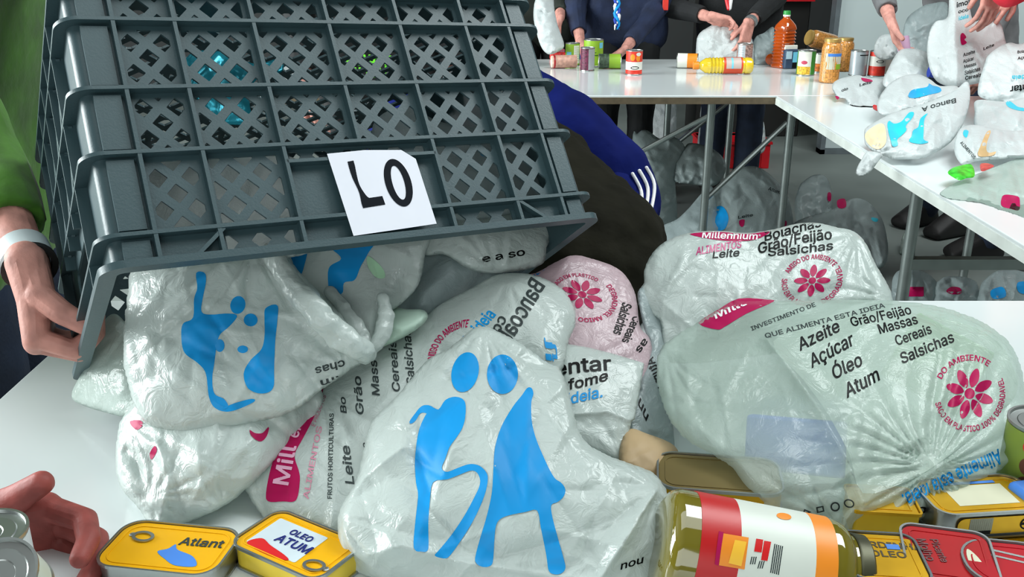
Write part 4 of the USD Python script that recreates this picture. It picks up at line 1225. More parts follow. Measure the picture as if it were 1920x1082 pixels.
quad = lambda *p: Polygon(p)
jar_print('printed_picture', [quad((1356, 1000), (1404, 1008), (1396, 1068), (1348, 1060))], ORANGE)
jar_print('picture_edge', [quad((1348, 996), (1357, 998), (1347, 1061), (1340, 1058))], MAGENTA, .0012)
jar_print('picture_glow', [quad((1378, 1012), (1400, 1016), (1390, 1062), (1366, 1056))], M('print_amber', (240, 184, 50), .45), .0014)
jar_print('small_picture', [quad((1418, 1010), (1431, 1012), (1428, 1036), (1414, 1034))], REDP)
jar_print('small_picture', [quad((1433, 1014), (1446, 1016), (1439, 1052), (1427, 1050))], REDP)
jar_print('orange_spot', [ellipse(1470, 968, 14, 6, 10)], ORANGE)
for x in range(5):
    jar_print('fine_print', [quad((1452 + x * 3.6, 1020 + x), (1454 + x * 3.6, 1020 + x), (1446 + x * 3.6, 1074 + x), (1444 + x * 3.6, 1074 + x))], GREY_INK)
for x in range(3):
    jar_print('fine_print', [quad((1409 + x * 4, 1044), (1411 + x * 4, 1044), (1408 + x * 4, 1058), (1406 + x * 4, 1058))], GREY_INK)
    jar_print('fine_print', [quad((1424 + x * 4, 1052), (1426 + x * 4, 1052), (1422 + x * 4, 1066), (1420 + x * 4, 1066))], GREY_INK)

# right: the heap of tins
tin('dull gold tin half hidden behind the lying glass jar', put(1345, 925, -8, TABLE + .03), .13, .075, .026, .02, GOLD, M('tin_dull', (120, 104, 60), .4, metal=.4), name='fish_tin')
solo('fish_tin', moved(extrude(rrect(.12, .07, .018), .027), put(1340, 930, -8, TABLE + .001)), GOLD, 'gold tin under the half hidden tin behind the jar', 'fish tin')
g1 = put(1642, 1016, -6, TABLE + .001)
tin('gold carton-like tin with ridged side under the edge of the big bag', g1, .066, .05, .052, .004, M('tin_gold_bright', (220, 180, 30), .34, metal=.4, var=.1), GOLD, rimmat=GOLD)
tin('gold tin with a grey rim, front of the heap beside the jar', put(1652, 1078, -6, TABLE + .035), .070, .075, .022, .014, GOLD, GOLD, rimmat=M('rim_grey', (104, 112, 116), .35, metal=.7),
    prints=[('lid_words', [ttext('SARDINHA', -.026, .014, .009), ttext('OLEO', -.012, .000, .009)], M('print_dark_gold', (70, 58, 30), .4)), ('lid_mark_blue', [sbox(.006, .012, .018, .020)], SKYB)])
s1 = put(1822, 1022, 6, TABLE + .003)
PITEU = [('side_panel', arr(extrude(rrect(.085, .014, .006), .0006)), GOLD)]
turn = trimesh.transformations.translation_matrix([0, -.0340, .012]) @ trimesh.transformations.rotation_matrix(math.pi / 2, [1, 0, 0])
tin('lower gold and silver tin of the stack, its side label reading upside down', s1, .112, .066, .024, .016, TIN, GOLD,
    extra=[('side_panel', moved(extrude(rrect(.07, .015, .006), .0006), turn), GOLD), ('side_word', moved(ttext('Pitéu', -.016, .004, .009, 180, .0006), turn @ trimesh.transformations.translation_matrix([.034, 0, .0005])), BLACK)])
s2 = put(1826, 972, 6, TABLE + .0275)
tin('upper gold and silver tin of the stack, with a barcode on its side', s2, .116, .068, .030, .018, TIN, GOLD,
    prints=[('lid_panel', [sbox(-.030, -.018, .034, .018)], CREAM), ('lid_stripe', [sbox(-.036, .020, .03, .0245)], SKYB)],
    extra=[('side_panel', moved(extrude(rrect(.088, .019, .008), .0006), trimesh.transformations.translation_matrix([.004, -.0345, .015]) @ trimesh.transformations.rotation_matrix(math.pi / 2, [1, 0, 0])), GOLD),
           ('barcode', trimesh.util.concatenate([box(-.026 + i * .0022, -.0250 + i * .0022, -.0357, -.0351, .009, .023) for i in range(10)] + [box(-.028, -.004, -.0355, -.0350, .008, .024)]), M('print_barcode', (150, 150, 130), .5)),
           ('barcode_foot', box(-.027, -.005, -.0358, -.0353, .006, .010), BLACK),
           ('side_emblem', moved(arr(extrude(ellipse(0, 0, .0066, .0066).difference(ellipse(0, 0, .0052, .0052)).union(sbox(-.005, -.0012, .005, .0012)), .0006)), trimesh.transformations.translation_matrix([.032, -.0351, .015]) @ trimesh.transformations.rotation_matrix(math.pi / 2, [1, 0, 0])), BLACK)])
tin('red tin with a pale fish print at the bottom edge of the heap', put(1772, 1072, -14, TABLE + .034, tilt=4), .080, .078, .022, .014, TIN, M('tin_red', (168, 14, 20), .55, spec=.2, var=.1), rimmat=M('rim_dull', (118, 122, 122), .5, metal=.6),
    prints=[('lid_fish', [blob([(.018, .012), (.026, .0), (.03, -.02), (.028, -.034), (.022, -.02), (.016, -.004)])], CREAM), ('lid_words', [ttext('Molho', -.026, .018, .008, -80), ttext('Picante', -.014, .020, .007, -80)], M('print_dark_red', (90, 12, 16), .4))])
tin('red tin with a shiny key tab at the lower right corner', put(1898, 1092, -10, TABLE + .036), .09, .075, .02, .034, TIN, M('tin_crimson', (176, 14, 30), .55, spec=.2), rimmat=M('rim_dull', (118, 122, 122), .5, metal=.6), prints=[('key_tab', [LineString([(-.025, .02), (.02, .008)]).buffer(.006).difference(LineString([(-.022, .019), (.02, .008)]).buffer(.003))], TIN)])
cc, CM = can('can with a green label, olives and a red badge at the right edge', on(1928, 948, TABLE + .004), .037, .105, [(.006, .1, M('label_olive', (120, 140, 50), .4))], turn=-10)
for (x, z, rr, mt, nm) in ((-.022, .086, .009, REDP, 'badge'), (-.020, .064, .011, BROWN, 'olive_print'), (-.008, .058, .011, BROWN, 'olive_print'), (-.020, .042, .011, BROWN, 'olive_print'), (-.022, .088, .004, WHITE_INK, 'badge_letter')):
    part(cc, nm, wrap([ellipse(x, z, rr, rr)], .0374 + (.0003 if nm == 'badge_letter' else 0), CM), mt, smooth=True)
solo('blue_packet', moved(bbox(-.03, .03, -.02, .02, 0, .06, .006), put(1940, 1006, 12, TABLE + .003)), SKYB, 'blue packet at the right edge below the olive can', 'packet')

def inside(sh, px, py, w, h, th, rot, deep=.012):
    """A box just under the skin of a bag."""
    q0 = sh.front(sh.seek([(px, py)]))[0]
    r_ = max(w, h) * .55 / sh.m
    around = sh.front(sh.seek([(px + r_ * math.cos(a) * w / max(w, h), py + r_ * math.sin(a) * h / max(w, h)) for a in np.arange(0, 6.28, .3)]))
    q = q0 + sh.d * (min(0, ((around - q0) @ sh.d).min()) - deep - th / 2)
    c, s_ = math.cos(math.radians(rot)), math.sin(math.radians(rot))
    return moved(bbox(-w / 2, w / 2, -h / 2, h / 2, -th / 2, th / 2, .004), frame(q, X * c - UP * s_, sh.d))
solo('blue_carton', inside(R2, 1486, 842, .106, .060, .03, 4, .014), M('carton_blue', (6, 84, 190), .5), 'blue carton inside the see-through right-hand bag', 'carton')
solo('green_packet', inside(R2, 1770, 680, .10, .09, .02, 30, .004), M('packet_green', (84, 190, 50), .5), 'pale green packet inside the right-hand bag above its emblem', 'packet')
cy = np.linalg.inv(np.eye(4)); 
def in_crate(p):
    return (CR @ CFIT @ np.array([*p, 1.0]))[:3]
pk = [Sheet([(345, 120), (362, 98), (400, 95), (440, 105), (480, 120), (525, 110), (528, 135), (480, 150), (468, 190), (470, 230), (420, 232), (385, 215), (372, 190), (352, 160)], [(350, 120, 1.14), (520, 120, 1.20), (430, 230, 1.12)], T=.012, Tb=.012, seed=131, step=4, ncrease=40, crease=.004)]
solo('foil_packet', pk[0].mesh(), M('foil_cyan', (60, 200, 226), .22, metal=.4, var=.3, scale=30), 'shiny cyan packet inside the crate behind its upper left lattice', 'packet', smooth=30)
# ---------------------------------------------------------------- on the back table
def obase(px, py):
    return on(px, py, TABLE + .0008)


LTXT = M('label_text_grey', (150, 154, 156), .5)
LWHITE = M('label_white2', (226, 226, 216), .45)
LGREEN = M('label_green', (138, 178, 44), .45)
LTOM = M('label_tomato', (214, 52, 34), .42, var=.35, scale=40)
LBEAN = M('label_bean', (92, 30, 58), .5, var=.7, scale=110)
LAQUA = M('label_aqua', (110, 196, 224), .45)
CORN = M('corn', (226, 170, 50), .5, var=.5, scale=120)
AMBER = M('amber_oil', (170, 70, 12), .1, var=.2, spec=.7, coat=.8)
OIL = M('yellow_oil', (222, 190, 40), .12, var=.15, spec=.7, coat=.8)
SILVER = M('label_silver', (190, 200, 206), .35, metal=.3)


def TR(p, turn=0):
    return trimesh.transformations.translation_matrix(p) @ trimesh.transformations.rotation_matrix(math.radians(turn), [0, 0, 1])


def lying(px, py, r, ang):
    """A can on its side: its axis lies along ang (degrees from +x), its middle over a spot of the table."""
    c = on(px, py) + [0, 0, r * 1.02 + .001]
    a = np.array([math.cos(math.radians(ang)), math.sin(math.radians(ang)), 0])
    return c, a


def hz(x0, x1, z0, z1):
    return sbox(x0, z0, x1, z1)


def lines(r, M4, x0, x1, z0, z1, n, mt, t, w=.0016):
    for i in range(n):
        z = z0 + (z1 - z0) * (i + .5) / n
        part(t, 'fine_print', wrap([hz(x0, x1, z - w / 2, z + w / 2)], r + .0004, M4), mt, smooth=True)


c, m4 = can('red tomato can with a white band standing alone on the back table', obase(1188, 139), .0375, .108, [(.004, .022, LTOM), (.022, .058, LWHITE), (.058, .104, LTOM)],
            prints=[('oval_emblem', [wrap([ellipse(0, .032, .020, .007).difference(ellipse(0, .032, .016, .004))], .0379, TR(obase(1188, 139)))], BLACK),
                    ('tomato_print', [wrap([ellipse(-.012, .078, .011, .015), ellipse(.014, .074, .010, .014)], .0379, TR(obase(1188, 139)))], ORANGE),
                    ('lid_print', [wrap([ellipse(.016, .092, .012, .008)], .0381, TR(obase(1188, 139)))], LWHITE)])
c, m4 = can('bean can with a dark speckled label at the left of the back table', obase(1101, 132), .033, .106, [(.004, .102, LBEAN)])
part(c, 'text_panel', wrap([hz(.002, .046, .006, .1)], .0333, m4), LTXT, smooth=True)
c, m4 = can('green and white can behind the bean can', obase(1073, 122), .035, .106, [(.004, .102, LGREEN)])
part(c, 'text_panel', wrap([hz(.004, .04, .01, .096)], .0353, m4), LWHITE, smooth=True)
part(c, 'aqua_panel', wrap([hz(-.034, -.008, .04, .066)], .0353, m4), LAQUA, smooth=True)
lines(.035, m4, .008, .036, .02, .09, 7, LTXT, c)
c, m4 = can('large green can, tallest at the left of the back table', obase(1112, 123), .047, .125, [(.004, .121, LGREEN)])
part(c, 'aqua_panel', wrap([hz(.026, .052, .086, .112)], .0473, m4), LAQUA, smooth=True)
part(c, 'text_panel', wrap([hz(-.03, .02, .05, .056), hz(-.03, .01, .064, .068)], .0473, m4), M('label_dark_green', (70, 100, 24), .5), smooth=True)
cc_, aa = lying(1057, 128, .030, 8)
t = thing('meat_roll', 'pink sausage roll with a red end band lying by the crate edge', 'sausage roll', cc_)
part(t, 'roll', rod(cc_ - aa * .045, cc_ + aa * .06, .030, 32), M('meat_wrap', (196, 150, 132), .5, var=.25, scale=60), smooth=40)
part(t, 'end_band', rod(cc_ - aa * .052, cc_ - aa * .044, .0308, 32), M('label_deep_red', (160, 24, 30), .45), smooth=40)
part(t, 'roll_end', rod(cc_ - aa * .060, cc_ - aa * .052, .028, 32), M('meat_end', (226, 196, 176), .5, var=.3, scale=60), smooth=40)
cc_, aa = lying(1143, 129, .034, -4)
can('can lying on its side under a reaching hand', None, .034, .108, [(.004, .05, M('label_mix', (64, 84, 64), .5, var=.8, scale=60)), (.05, .104, LGREEN)], M4=frame(cc_ - aa * .054, np.cross(aa, [0, 0, 1.0]), aa))
solo('packet', moved(bbox(-.03, .03, -.02, .02, 0, .024, .006), TR(obase(1048, 100), 10)), M('packet_pink', (214, 120, 136), .5, var=.4, scale=60), 'pink packet behind the sausage roll', 'packet')
solo('packet', moved(bbox(-.04, .04, -.03, .03, 0, .03, .006), TR(obase(1046, 110), -8)), M('packet_red', (190, 40, 36), .5, var=.7, scale=50), 'red and dark packet against the sausage roll', 'packet')
# lying oil bottle
cc_, aa = lying(1357, 139, .037, 0)
t = thing('oil_bottle', 'yellow oil bottle lying on its side at the middle of the back table', 'bottle', cc_)
OM = frame(cc_ - aa * .130, [0, 0, 1.0], aa)
prof = [(0, 0), (.030, 0), (.036, .008)]
for i in range(4):
    prof += [(.037, .012 + i * .010), (.0335, .017 + i * .010)]
prof += [(.0365, .056), (.0365, .130)]
part(t, 'bottle_body', moved(lathe([(0, .256), (.030, .256), (.036, .248), (.037, .225), (.0335, .219), (.0365, .213), (.0365, .118)] + [(.037 if i % 2 else .0335, .118 - i * .008) for i in range(9)] + [(.034, .044), (.022, .026), (.016, .018), (.0155, .006), (0, .006)], 32), OM), OIL, smooth=40)
part(t, 'label', moved(lathe([(.036, .122), (.0371, .122), (.0371, .208), (.036, .208), (.036, .122)], 40), OM), M('label_red_orange', (206, 70, 34), .45), smooth=40)
part(t, 'label_panel', wrap([hz(-.03, .03, .132, .2)], .0374, OM @ trimesh.transformations.rotation_matrix(math.radians(150), [0, 0, 1])), M('label_grey_pink', (190, 170, 162), .5), smooth=True)
part(t, 'label_stripe', wrap([hz(-.03, .03, .156, .164)], .0377, OM @ trimesh.transformations.rotation_matrix(math.radians(150), [0, 0, 1])), LAQUA, smooth=True)
part(t, 'cap', moved(lathe([(0, -.012), (.017, -.012), (.018, -.010), (.018, .012), (0, .012)], 24), OM), ORANGE)
cc_, aa = lying(1288, 128, .034, 168)
can('white and orange can lying beside the oil bottle', None, .034, .10, [(.004, .05, ORANGE), (.05, .096, LWHITE)], M4=frame(cc_ - aa * .05, [0, 0, 1.0], aa))
c, m4 = can('green can with a blue label by the bag being tied', obase(1344, 116), .037, .085, [(.004, .081, LGREEN)])
part(c, 'aqua_panel', wrap([hz(-.026, .034, .05, .06)], .0373, m4), LAQUA, smooth=True)
part(c, 'text_panel', wrap([hz(-.026, .034, .012, .05)], .0373, m4), LWHITE, smooth=True)
c, m4 = can('bean can right of the bag being tied', obase(1394, 126), .037, .112, [(.004, .108, M('label_bean_grey', (150, 120, 112), .5, var=.6, scale=120))])
part(c, 'text_panel', wrap([hz(-.044, -.006, .006, .106)], .0373, m4), SILVER, smooth=True)
lines(.037, m4, -.038, -.012, .012, .1, 8, LTXT, c)
# tall amber bottle
bp_ = obase(1466, 126)
t = thing('oil_bottle', 'tall ribbed amber bottle with a green cap standing on the back table', 'bottle', bp_)
def loft(sections):
    """Rounded-square sections (half width, corner share, z) joined to one solid."""
    rings = []
    for w, cs, z in sections:
        a = np.arange(40) * 2 * math.pi / 40
        pw = 2 + 6 * (1 - cs)
        x = np.sign(np.cos(a)) * np.abs(np.cos(a)) ** (2 / pw) * w; y = np.sign(np.sin(a)) * np.abs(np.sin(a)) ** (2 / pw) * w
        rings.append(np.c_[x, y, np.full(40, z)])
    v = np.vstack(rings + [[[0, 0, sections[0][2]], [0, 0, sections[-1][2]]]]); n = len(rings); f = []
    for i in range(n - 1):
        for j in range(40):
            a_, b_, c_, d_ = i * 40 + j, i * 40 + (j + 1) % 40, (i + 1) * 40 + (j + 1) % 40, (i + 1) * 40 + j
            f += [(a_, b_, c_), (a_, c_, d_)]
    for j in range(40):
        f += [((j + 1) % 40, j, n * 40), ((n - 1) * 40 + j, (n - 1) * 40 + (j + 1) % 40, n * 40 + 1)]
    return trimesh.Trimesh(v, f)
secs = [(.040, .5, 0), (.0435, .5, .006)]
for i in range(11):
    secs += [(.0435, .5, .012 + i * .015), (.0375, .6, .0195 + i * .015)]
secs += [(.0435, .6, .180), (.041, .8, .196), (.030, .95, .214), (.018, 1, .226), (.0155, 1, .232), (.0155, 1, .238)]
part(t, 'bottle_body', moved(loft(secs), TR(bp_, 35)), AMBER, smooth=50)
part(t, 'collar', moved(lathe([(0, .236), (.017, .236), (.017, .244), (0, .244)], 24), TR(bp_)), LWHITE)
part(t, 'cap', moved(lathe([(0, .243), (.0165, .243), (.0175, .245), (.0165, .260), (.015, .262), (0, .262)], 24), TR(bp_)), GREENP)
cc_, aa = lying(1448, 121, .028, 65)
t = thing('oil_bottle', 'small amber bottle lying behind the tall amber bottle', 'bottle', cc_)
part(t, 'bottle_body', moved(lathe([(0, 0), (.026, 0), (.028, .004), (.028, .1), (.015, .12), (.012, .14), (0, .14)], 28), frame(cc_ - aa * .05, [0, 0, 1.0], aa)), AMBER, smooth=40)
part(t, 'cap', moved(lathe([(0, .138), (.013, .138), (.013, .152), (0, .152)], 20), frame(cc_ - aa * .05, [0, 0, 1.0], aa)), ORANGE)
q = obase(1479, 128)
t = thing('coffee_packet', 'blue, white and black coffee packet at the foot of the tall amber bottle', 'packet', q)
part(t, 'packet_body', moved(bbox(-.036, .036, -.024, .024, 0, .09, .008), TR(q, 14)), M('packet_navy', (44, 66, 92), .4, var=.2))
part(t, 'packet_panel', moved(box(-.033, -.004, -.0256, -.0236, .046, .082), TR(q, 14)), M('packet_ice', (176, 206, 220), .4), smooth=False)
part(t, 'packet_panel', moved(box(.002, .033, -.0256, -.0236, .030, .078), TR(q, 14)), LAQUA, smooth=False)
part(t, 'packet_panel', moved(box(.002, .034, -.0254, -.0236, .004, .028), TR(q, 14)), BLACK, smooth=False)
part(t, 'top_fold', moved(bbox(-.034, .034, -.006, .006, .086, .108, .004), TR(q, 14)), LWHITE)
c, m4 = can('corn can with a white front and green side', obase(1509, 140), .040, .11, [(.004, .106, M('label_leaf', (58, 130, 44), .45))])
part(c, 'text_panel', wrap([hz(-.056, .012, .005, .105)], .0403, m4), LWHITE, smooth=True)
part(c, 'corn_print', wrap([hz(-.056, .010, .005, .040)], .0406, m4), CORN, smooth=True)
part(c, 'emblem', wrap([ellipse(-.02, .058, .014, .008)], .0407, m4), M('label_rose', (196, 70, 96), .45), smooth=True)
c, m4 = can('small red and yellow can between the corn can and the chickpea jar', obase(1534, 135), .022, .085, [(.004, .04, M('label_yellow_red', (206, 110, 40), .45, var=.7, scale=60)), (.04, .081, LWHITE)])


def chick_jar(label, base, M4, r, h, tilt=False):
    t = thing('chickpea_jar', label, 'jar', M4[:3, 3])
    body = lathe([(0, .001), (r * .85, 0), (r * .97, .004), (r, .012), (r, h * .78), (r * .92, h * .86), (r * .80, h * .90), (r * .80, h * .94), (0, h * .94)], 40)
    b2 = body.subdivide()
    n = b2.vertex_normals
    b2.vertices = b2.vertices + n * (.0016 * np.abs(np.sin(b2.vertices[:, 2] * 420 + 3 * np.sin(np.arctan2(b2.vertices[:, 1], b2.vertices[:, 0]) * 6))))[:, None]
    part(t, 'jar_body', moved(b2, M4), M('chickpeas', (206, 142, 70), .22, var=.45, scale=150, coat=.8), smooth=50)
    part(t, 'lid', moved(lathe([(0, h * .93), (r * .86, h * .93), (r * .88, h * .94), (r * .88, h), (r * .84, h * 1.01), (0, h * 1.01)], 40), M4), M('lid_gold', (196, 160, 90), .35, metal=.5))
    return t


q = obase(1553, 154)
t = chick_jar('jar of chickpeas with a blue and white label, nearest on the back table', q, TR(q), .040, .182)
part(t, 'label', wrap([hz(-.034, .052, .058, .125)], .0412, TR(q)), M('label_cream', (206, 206, 186), .45), smooth=True)
part(t, 'label_stripe', wrap([hz(-.026, .050, .112, .124)], .0416, TR(q)), SKYB, smooth=True)
part(t, 'label_green', wrap([hz(.012, .050, .058, .08)], .0416, TR(q)), LGREEN, smooth=True)
q = obase(1580, 133)
chick_jar('jar of chickpeas standing behind the nearest jar', q, TR(q), .038, .15)
cc_, aa = lying(1540, 120, .042, 195)
t = chick_jar('amber jar lying tilted behind the chickpea jars', None, frame(cc_ + [0, 0, .05] - aa * .06, [0, 0, 1.0], aa + np.array([0, 0, .25])), .042, .15)
c, m4 = can('plain silver can right of the chickpea jars', obase(1607, 141), .038, .11, [(.004, .106, SILVER)])
part(c, 'dark_stripe', wrap([hz(-.01, .05, .09, .094)], .0384, m4), BLACK, smooth=True)
c, m4 = can('red and white can behind the small bag on the right table', obase(1642, 142), .036, .11, [(.004, .045, LTOM), (.045, .088, LWHITE), (.088, .106, LTOM)])
part(c, 'oval_emblem', wrap([ellipse(0, .066, .018, .006).difference(ellipse(0, .066, .014, .0035))], .0364, m4), BLACK, smooth=True)
can('red and white can half hidden by the heap on the right table', obase(1669, 138), .034, .11, [(.004, .07, LWHITE), (.07, .106, LTOM)])

# ---------------------------------------------------------------- bags behind
def qbag(label, pts, d0, d1, mat=None, T=.06, seed=1, prints=(), extra=(), **kw):
    p = np.array(pts, float)
    xm, yt, yb = p[:, 0].mean(), p[:, 1].min(), p[:, 1].max()
    opts = dict(step=3.2, ncrease=80, crease=.013, lump=.02, facets=16)
    opts.update(kw)
    sh = Sheet(pts, [(xm, yb, d0), (xm, yt, d1), (xm + 100, yb, d0)], T=T, seed=seed, **opts)
    pr = []
    for nm, kind, data, mt in prints:
        pr.append((nm, sh.decal(data, .003) if kind == 'd' else sh.text(data, .003), mt))
    return bag(label, sh, mat or FILM_HI, pr, extra=extra)


FILM_HI = film('film_bright', (222, 228, 228), .93, rough=.3, bump=.5)
qbag('white bag standing on the back table by the crate edge', [(1000, 22), (1012, -20), (1034, -25), (1040, 20), (1046, 48), (1058, 84), (1048, 96), (1030, 102), (1016, 90), (1006, 60)], 4.62, 4.75, T=.07, seed=201, zmin=TABLE)
qbag('white bag being tied by the person in black', [(1308, 118), (1306, 80), (1312, 62), (1330, 50), (1345, 42), (1362, 46), (1378, 54), (1400, 60), (1412, 80), (1412, 118), (1380, 122), (1340, 121)], 4.72, 4.80, T=.07, seed=203, zmin=TABLE)
qbag('greyish bag end beside the tall amber bottle', [(1412, 120), (1411, 85), (1418, 68), (1432, 62), (1448, 50), (1452, 60), (1449, 100), (1444, 121)], 4.72, 4.80, mat=FILM_GREY, T=.04, seed=205, zmin=TABLE)
# heap on the right table
PINKISH = MAGENTA
qbag('small bag with pink marks at the far corner of the right table', [(1560, 161), (1572, 149), (1607, 141), (1624, 145), (1661, 149), (1665, 161), (1650, 178), (1646, 198), (1626, 206), (1599, 203), (1586, 186), (1572, 184), (1564, 174)], 3.55, 3.85, T=.05, seed=211, zmin=ZT,
     prints=[('printed_mark', 'd', [blob([(1615, 146), (1632, 149), (1636, 153), (1620, 153)]), blob([(1566, 180), (1574, 182), (1570, 187)])], MAGENTA), ('printed_word', 't', [('Leite', (1612, 162), (1634, 156), (0, -5)), ('olo', (1578, 172), (1590, 168), (0, -5))], BLACK), ('red_corner', 'd', [blob([(1637, 197), (1644, 198), (1648, 209), (1638, 205)])], REDP)])
qbag('white bag under the hand at the right', [(1638, 96), (1646, 72), (1662, 64), (1682, 70), (1694, 90), (1690, 108), (1670, 112), (1648, 110)], 4.15, 4.25, T=.05, seed=213)
qbag('tall white bag held open behind the heap', [(1692, 98), (1698, 40), (1726, 14), (1750, 6), (1776, 6), (1776, 40), (1756, 60), (1746, 100), (1740, 118), (1712, 112)], 4.05, 4.2, T=.06, seed=215, mat=FILM_GREY)
qbag('crumpled white bag on top of the heap with a blue and green cap showing', [(1690, 93), (1713, 91), (1734, 97), (1746, 107), (1751, 118), (1749, 142), (1720, 150), (1694, 160), (1668, 166), (1655, 155), (1665, 130), (1677, 107)], 3.62, 3.85, T=.08, seed=217, zmin=ZT)
solo('bottle_cap', rod(at(1742, 134, 3.60), at(1757, 136, 3.60), .021, 24), M('cap_blue', (24, 50, 150), .4), 'dark blue cap poking out of the crumpled bag on the heap', 'cap')
solo('bottle_cap', rod(at(1757, 136, 3.60), at(1764, 137, 3.60), .018, 24), M('cap_lime', (150, 200, 30), .4), 'lime green cap end beside the dark blue cap', 'cap')
qbag('tallest standing bag on the right table with rows of print', [(1738, 100), (1743, 60), (1755, 40), (1777, 32), (1782, -15), (1808, -18), (1818, 12), (1826, 40), (1850, 32), (1874, 40), (1884, 72), (1888, 100), (1866, 130), (1846, 152), (1797, 162), (1766, 158), (1748, 140)], 3.50, 3.75, T=.09, seed=219, zmin=ZT, step=3.2,
     ridges=[([(1790, -10), (1792, 60), (1795, 155)], .03, .02)],
     prints=[('printed_word', 't', [('imo', (1794, 14), (1815, 8), (0, -9)), ('oco', (1797, 25), (1816, 20), (0, -6)), ('Azeite', (1806, 106), (1828, 99), (0, -6)), ('Açúcar', (1806, 118), (1826, 112), (0, -6)), ('Massas', (1808, 128), (1830, 122), (0, -6)), ('Salsichas', (1809, 140), (1838, 132), (0, -7)), ('Cereais', (1810, 150), (1840, 143), (0, -7)), ('Leite', (1844, 94), (1864, 86), (0, -5))], BLACK), ('aqua_word', 't', [('ideia', (1798, 38), (1816, 33), (0, -7))], AQUA), ('printed_mark', 'd', [blob([(1801, 66), (1806, 62), (1812, 70), (1808, 74), (1813, 80), (1803, 84)])], MAGENTA)])
qbag('bulging bag at the right edge with bold lettering upside down', [(1838, 182), (1836, 155), (1847, 118), (1853, 104), (1873, 88), (1893, 80), (1910, 83), (1940, 82), (1955, 140), (1940, 190), (1890, 193)], 3.15, 3.4, T=.08, seed=221, zmin=ZT,
     prints=[('printed_word', 't', [('ntar', (1926, 158), (1894, 162), (0, 12)), ('Bolachas', (1908, 100), (1936, 96), (0, -5)), ('Açúcar', (1908, 112), (1936, 107), (0, -5))], BLACK), ('aqua_word', 't', [('ideia', (1926, 140), (1898, 142), (0, 8))], AQUA)])
qbag('flattened bag with blue print in the middle of the right-hand heap', [(1665, 160), (1692, 143), (1721, 139), (1744, 149), (1762, 161), (1793, 161), (1795, 172), (1760, 186), (1725, 199), (1696, 206), (1669, 216), (1648, 212), (1646, 190)], 3.20, 3.50, T=.06, seed=223, zmin=ZT,
     prints=[('printed_figure', 'd', [blob([(1704, 176), (1712, 168), (1738, 163), (1742, 156), (1748, 160), (1762, 164), (1764, 172), (1740, 178), (1715, 184), (1704, 182)])], M('print_turquoise', (30, 160, 214), .42)), ('printed_word', 't', [('banco', (1764, 160), (1794, 160), (0, -3))], BLACK)])
hsh = Sheet([(1648, 286), (1626, 284), (1616, 298), (1607, 314), (1605, 326), (1616, 331), (1632, 322), (1648, 301), (1655, 292)], [(1640, 288, 2.58), (1606, 326, 2.57), (1632, 322, 2.57)], T=.012, Tb=.010, seed=227, step=3, ncrease=30, crease=.006)
W1s = [(1620, 252), (1624, 240), (1641, 229), (1676, 211), (1725, 197), (1770, 180), (1795, 166), (1810, 153), (1818, 160), (1818, 190), (1812, 214), (1803, 238), (1783, 266), (1754, 286), (1725, 297), (1684, 299), (1657, 292), (1640, 286), (1624, 272)]
qbag('white bag with turquoise figures, its handle hanging over the table edge', W1s, 2.66, 3.05, extra=[('handle', hsh.mesh(), FILM_HI)], T=.085, seed=225, zmin=ZT, step=3, folds=[(1640, 286, 14, .008, .15)],
     prints=[('printed_figure', 'd', [blob([(1664, 232), (1668, 226), (1676, 232), (1690, 228), (1700, 216), (1706, 210), (1714, 211), (1710, 222), (1698, 236), (1700, 244), (1688, 256), (1682, 262), (1684, 272), (1674, 275), (1670, 262), (1666, 248)], 3), blob([(1726, 222), (1740, 212), (1733, 224), (1732, 246), (1732, 262), (1742, 266), (1728, 270), (1712, 268), (1704, 264), (1710, 254), (1712, 244), (1722, 238)], 3)], AQUA),
             ('printed_word', 't', [('Banco A', (1792, 184), (1728, 202), (1, 8))], GREY_INK),
             ('food_glow', 'd', [blob([(1622, 252), (1640, 236), (1656, 232), (1662, 250), (1660, 270), (1646, 280), (1628, 270)])], M('film_cream', (226, 204, 168), .45))])
qbag('bag with a blue stripe lying behind the lower right bag', [(1832, 188), (1888, 191), (1930, 184), (1945, 230), (1930, 262), (1880, 262), (1830, 240), (1828, 210)], 2.80, 3.10, T=.06, seed=229, zmin=ZT, prints=[('blue_stripe', 'd', [blob([(1886, 192), (1894, 190), (1908, 200), (1921, 203), (1921, 208), (1905, 206), (1890, 200)])], AQUA)])
qbag('bag with tan food inside at the right edge of the table', [(1803, 240), (1828, 234), (1880, 244), (1935, 250), (1940, 290), (1890, 297), (1832, 302), (1810, 309), (1798, 303), (1789, 281), (1793, 256)], 2.55, 2.80, T=.07, seed=231, zmin=ZT,
     prints=[('food_glow', 'd', [blob([(1834, 292), (1840, 270), (1850, 248), (1858, 246), (1850, 270), (1852, 286), (1868, 284), (1860, 292)])], M('print_tan', (206, 170, 120), .5)), ('aqua_word', 'd', [blob([(1808, 244), (1816, 246), (1812, 258), (1806, 252)])], AQUA), ('printed_word', 't', [('ALIMENTOS', (1800, 268), (1826, 298), (4, -4))], GREY_INK)])
qbag('flat clear bag at the near end of the right table with a pink letter', [(1762, 364), (1775, 352), (1804, 337), (1854, 318), (1890, 304), (1935, 292), (1950, 350), (1950, 425), (1925, 424), (1870, 398), (1820, 382), (1780, 374)], 2.15, 2.62, T=.03, seed=233, zmin=ZT, mat=FILM_CLEAR, folds=[(1768, 364, 16, .006, .25)],
     prints=[('printed_mark', 'd', [blob([(1878, 372), (1884, 365), (1908, 368), (1912, 376), (1911, 394), (1895, 391), (1878, 386)], 3)], MAGENTA)])
qb = on(1893, 380, .79)
g_ = on(1802, 324, TABLE + .012)
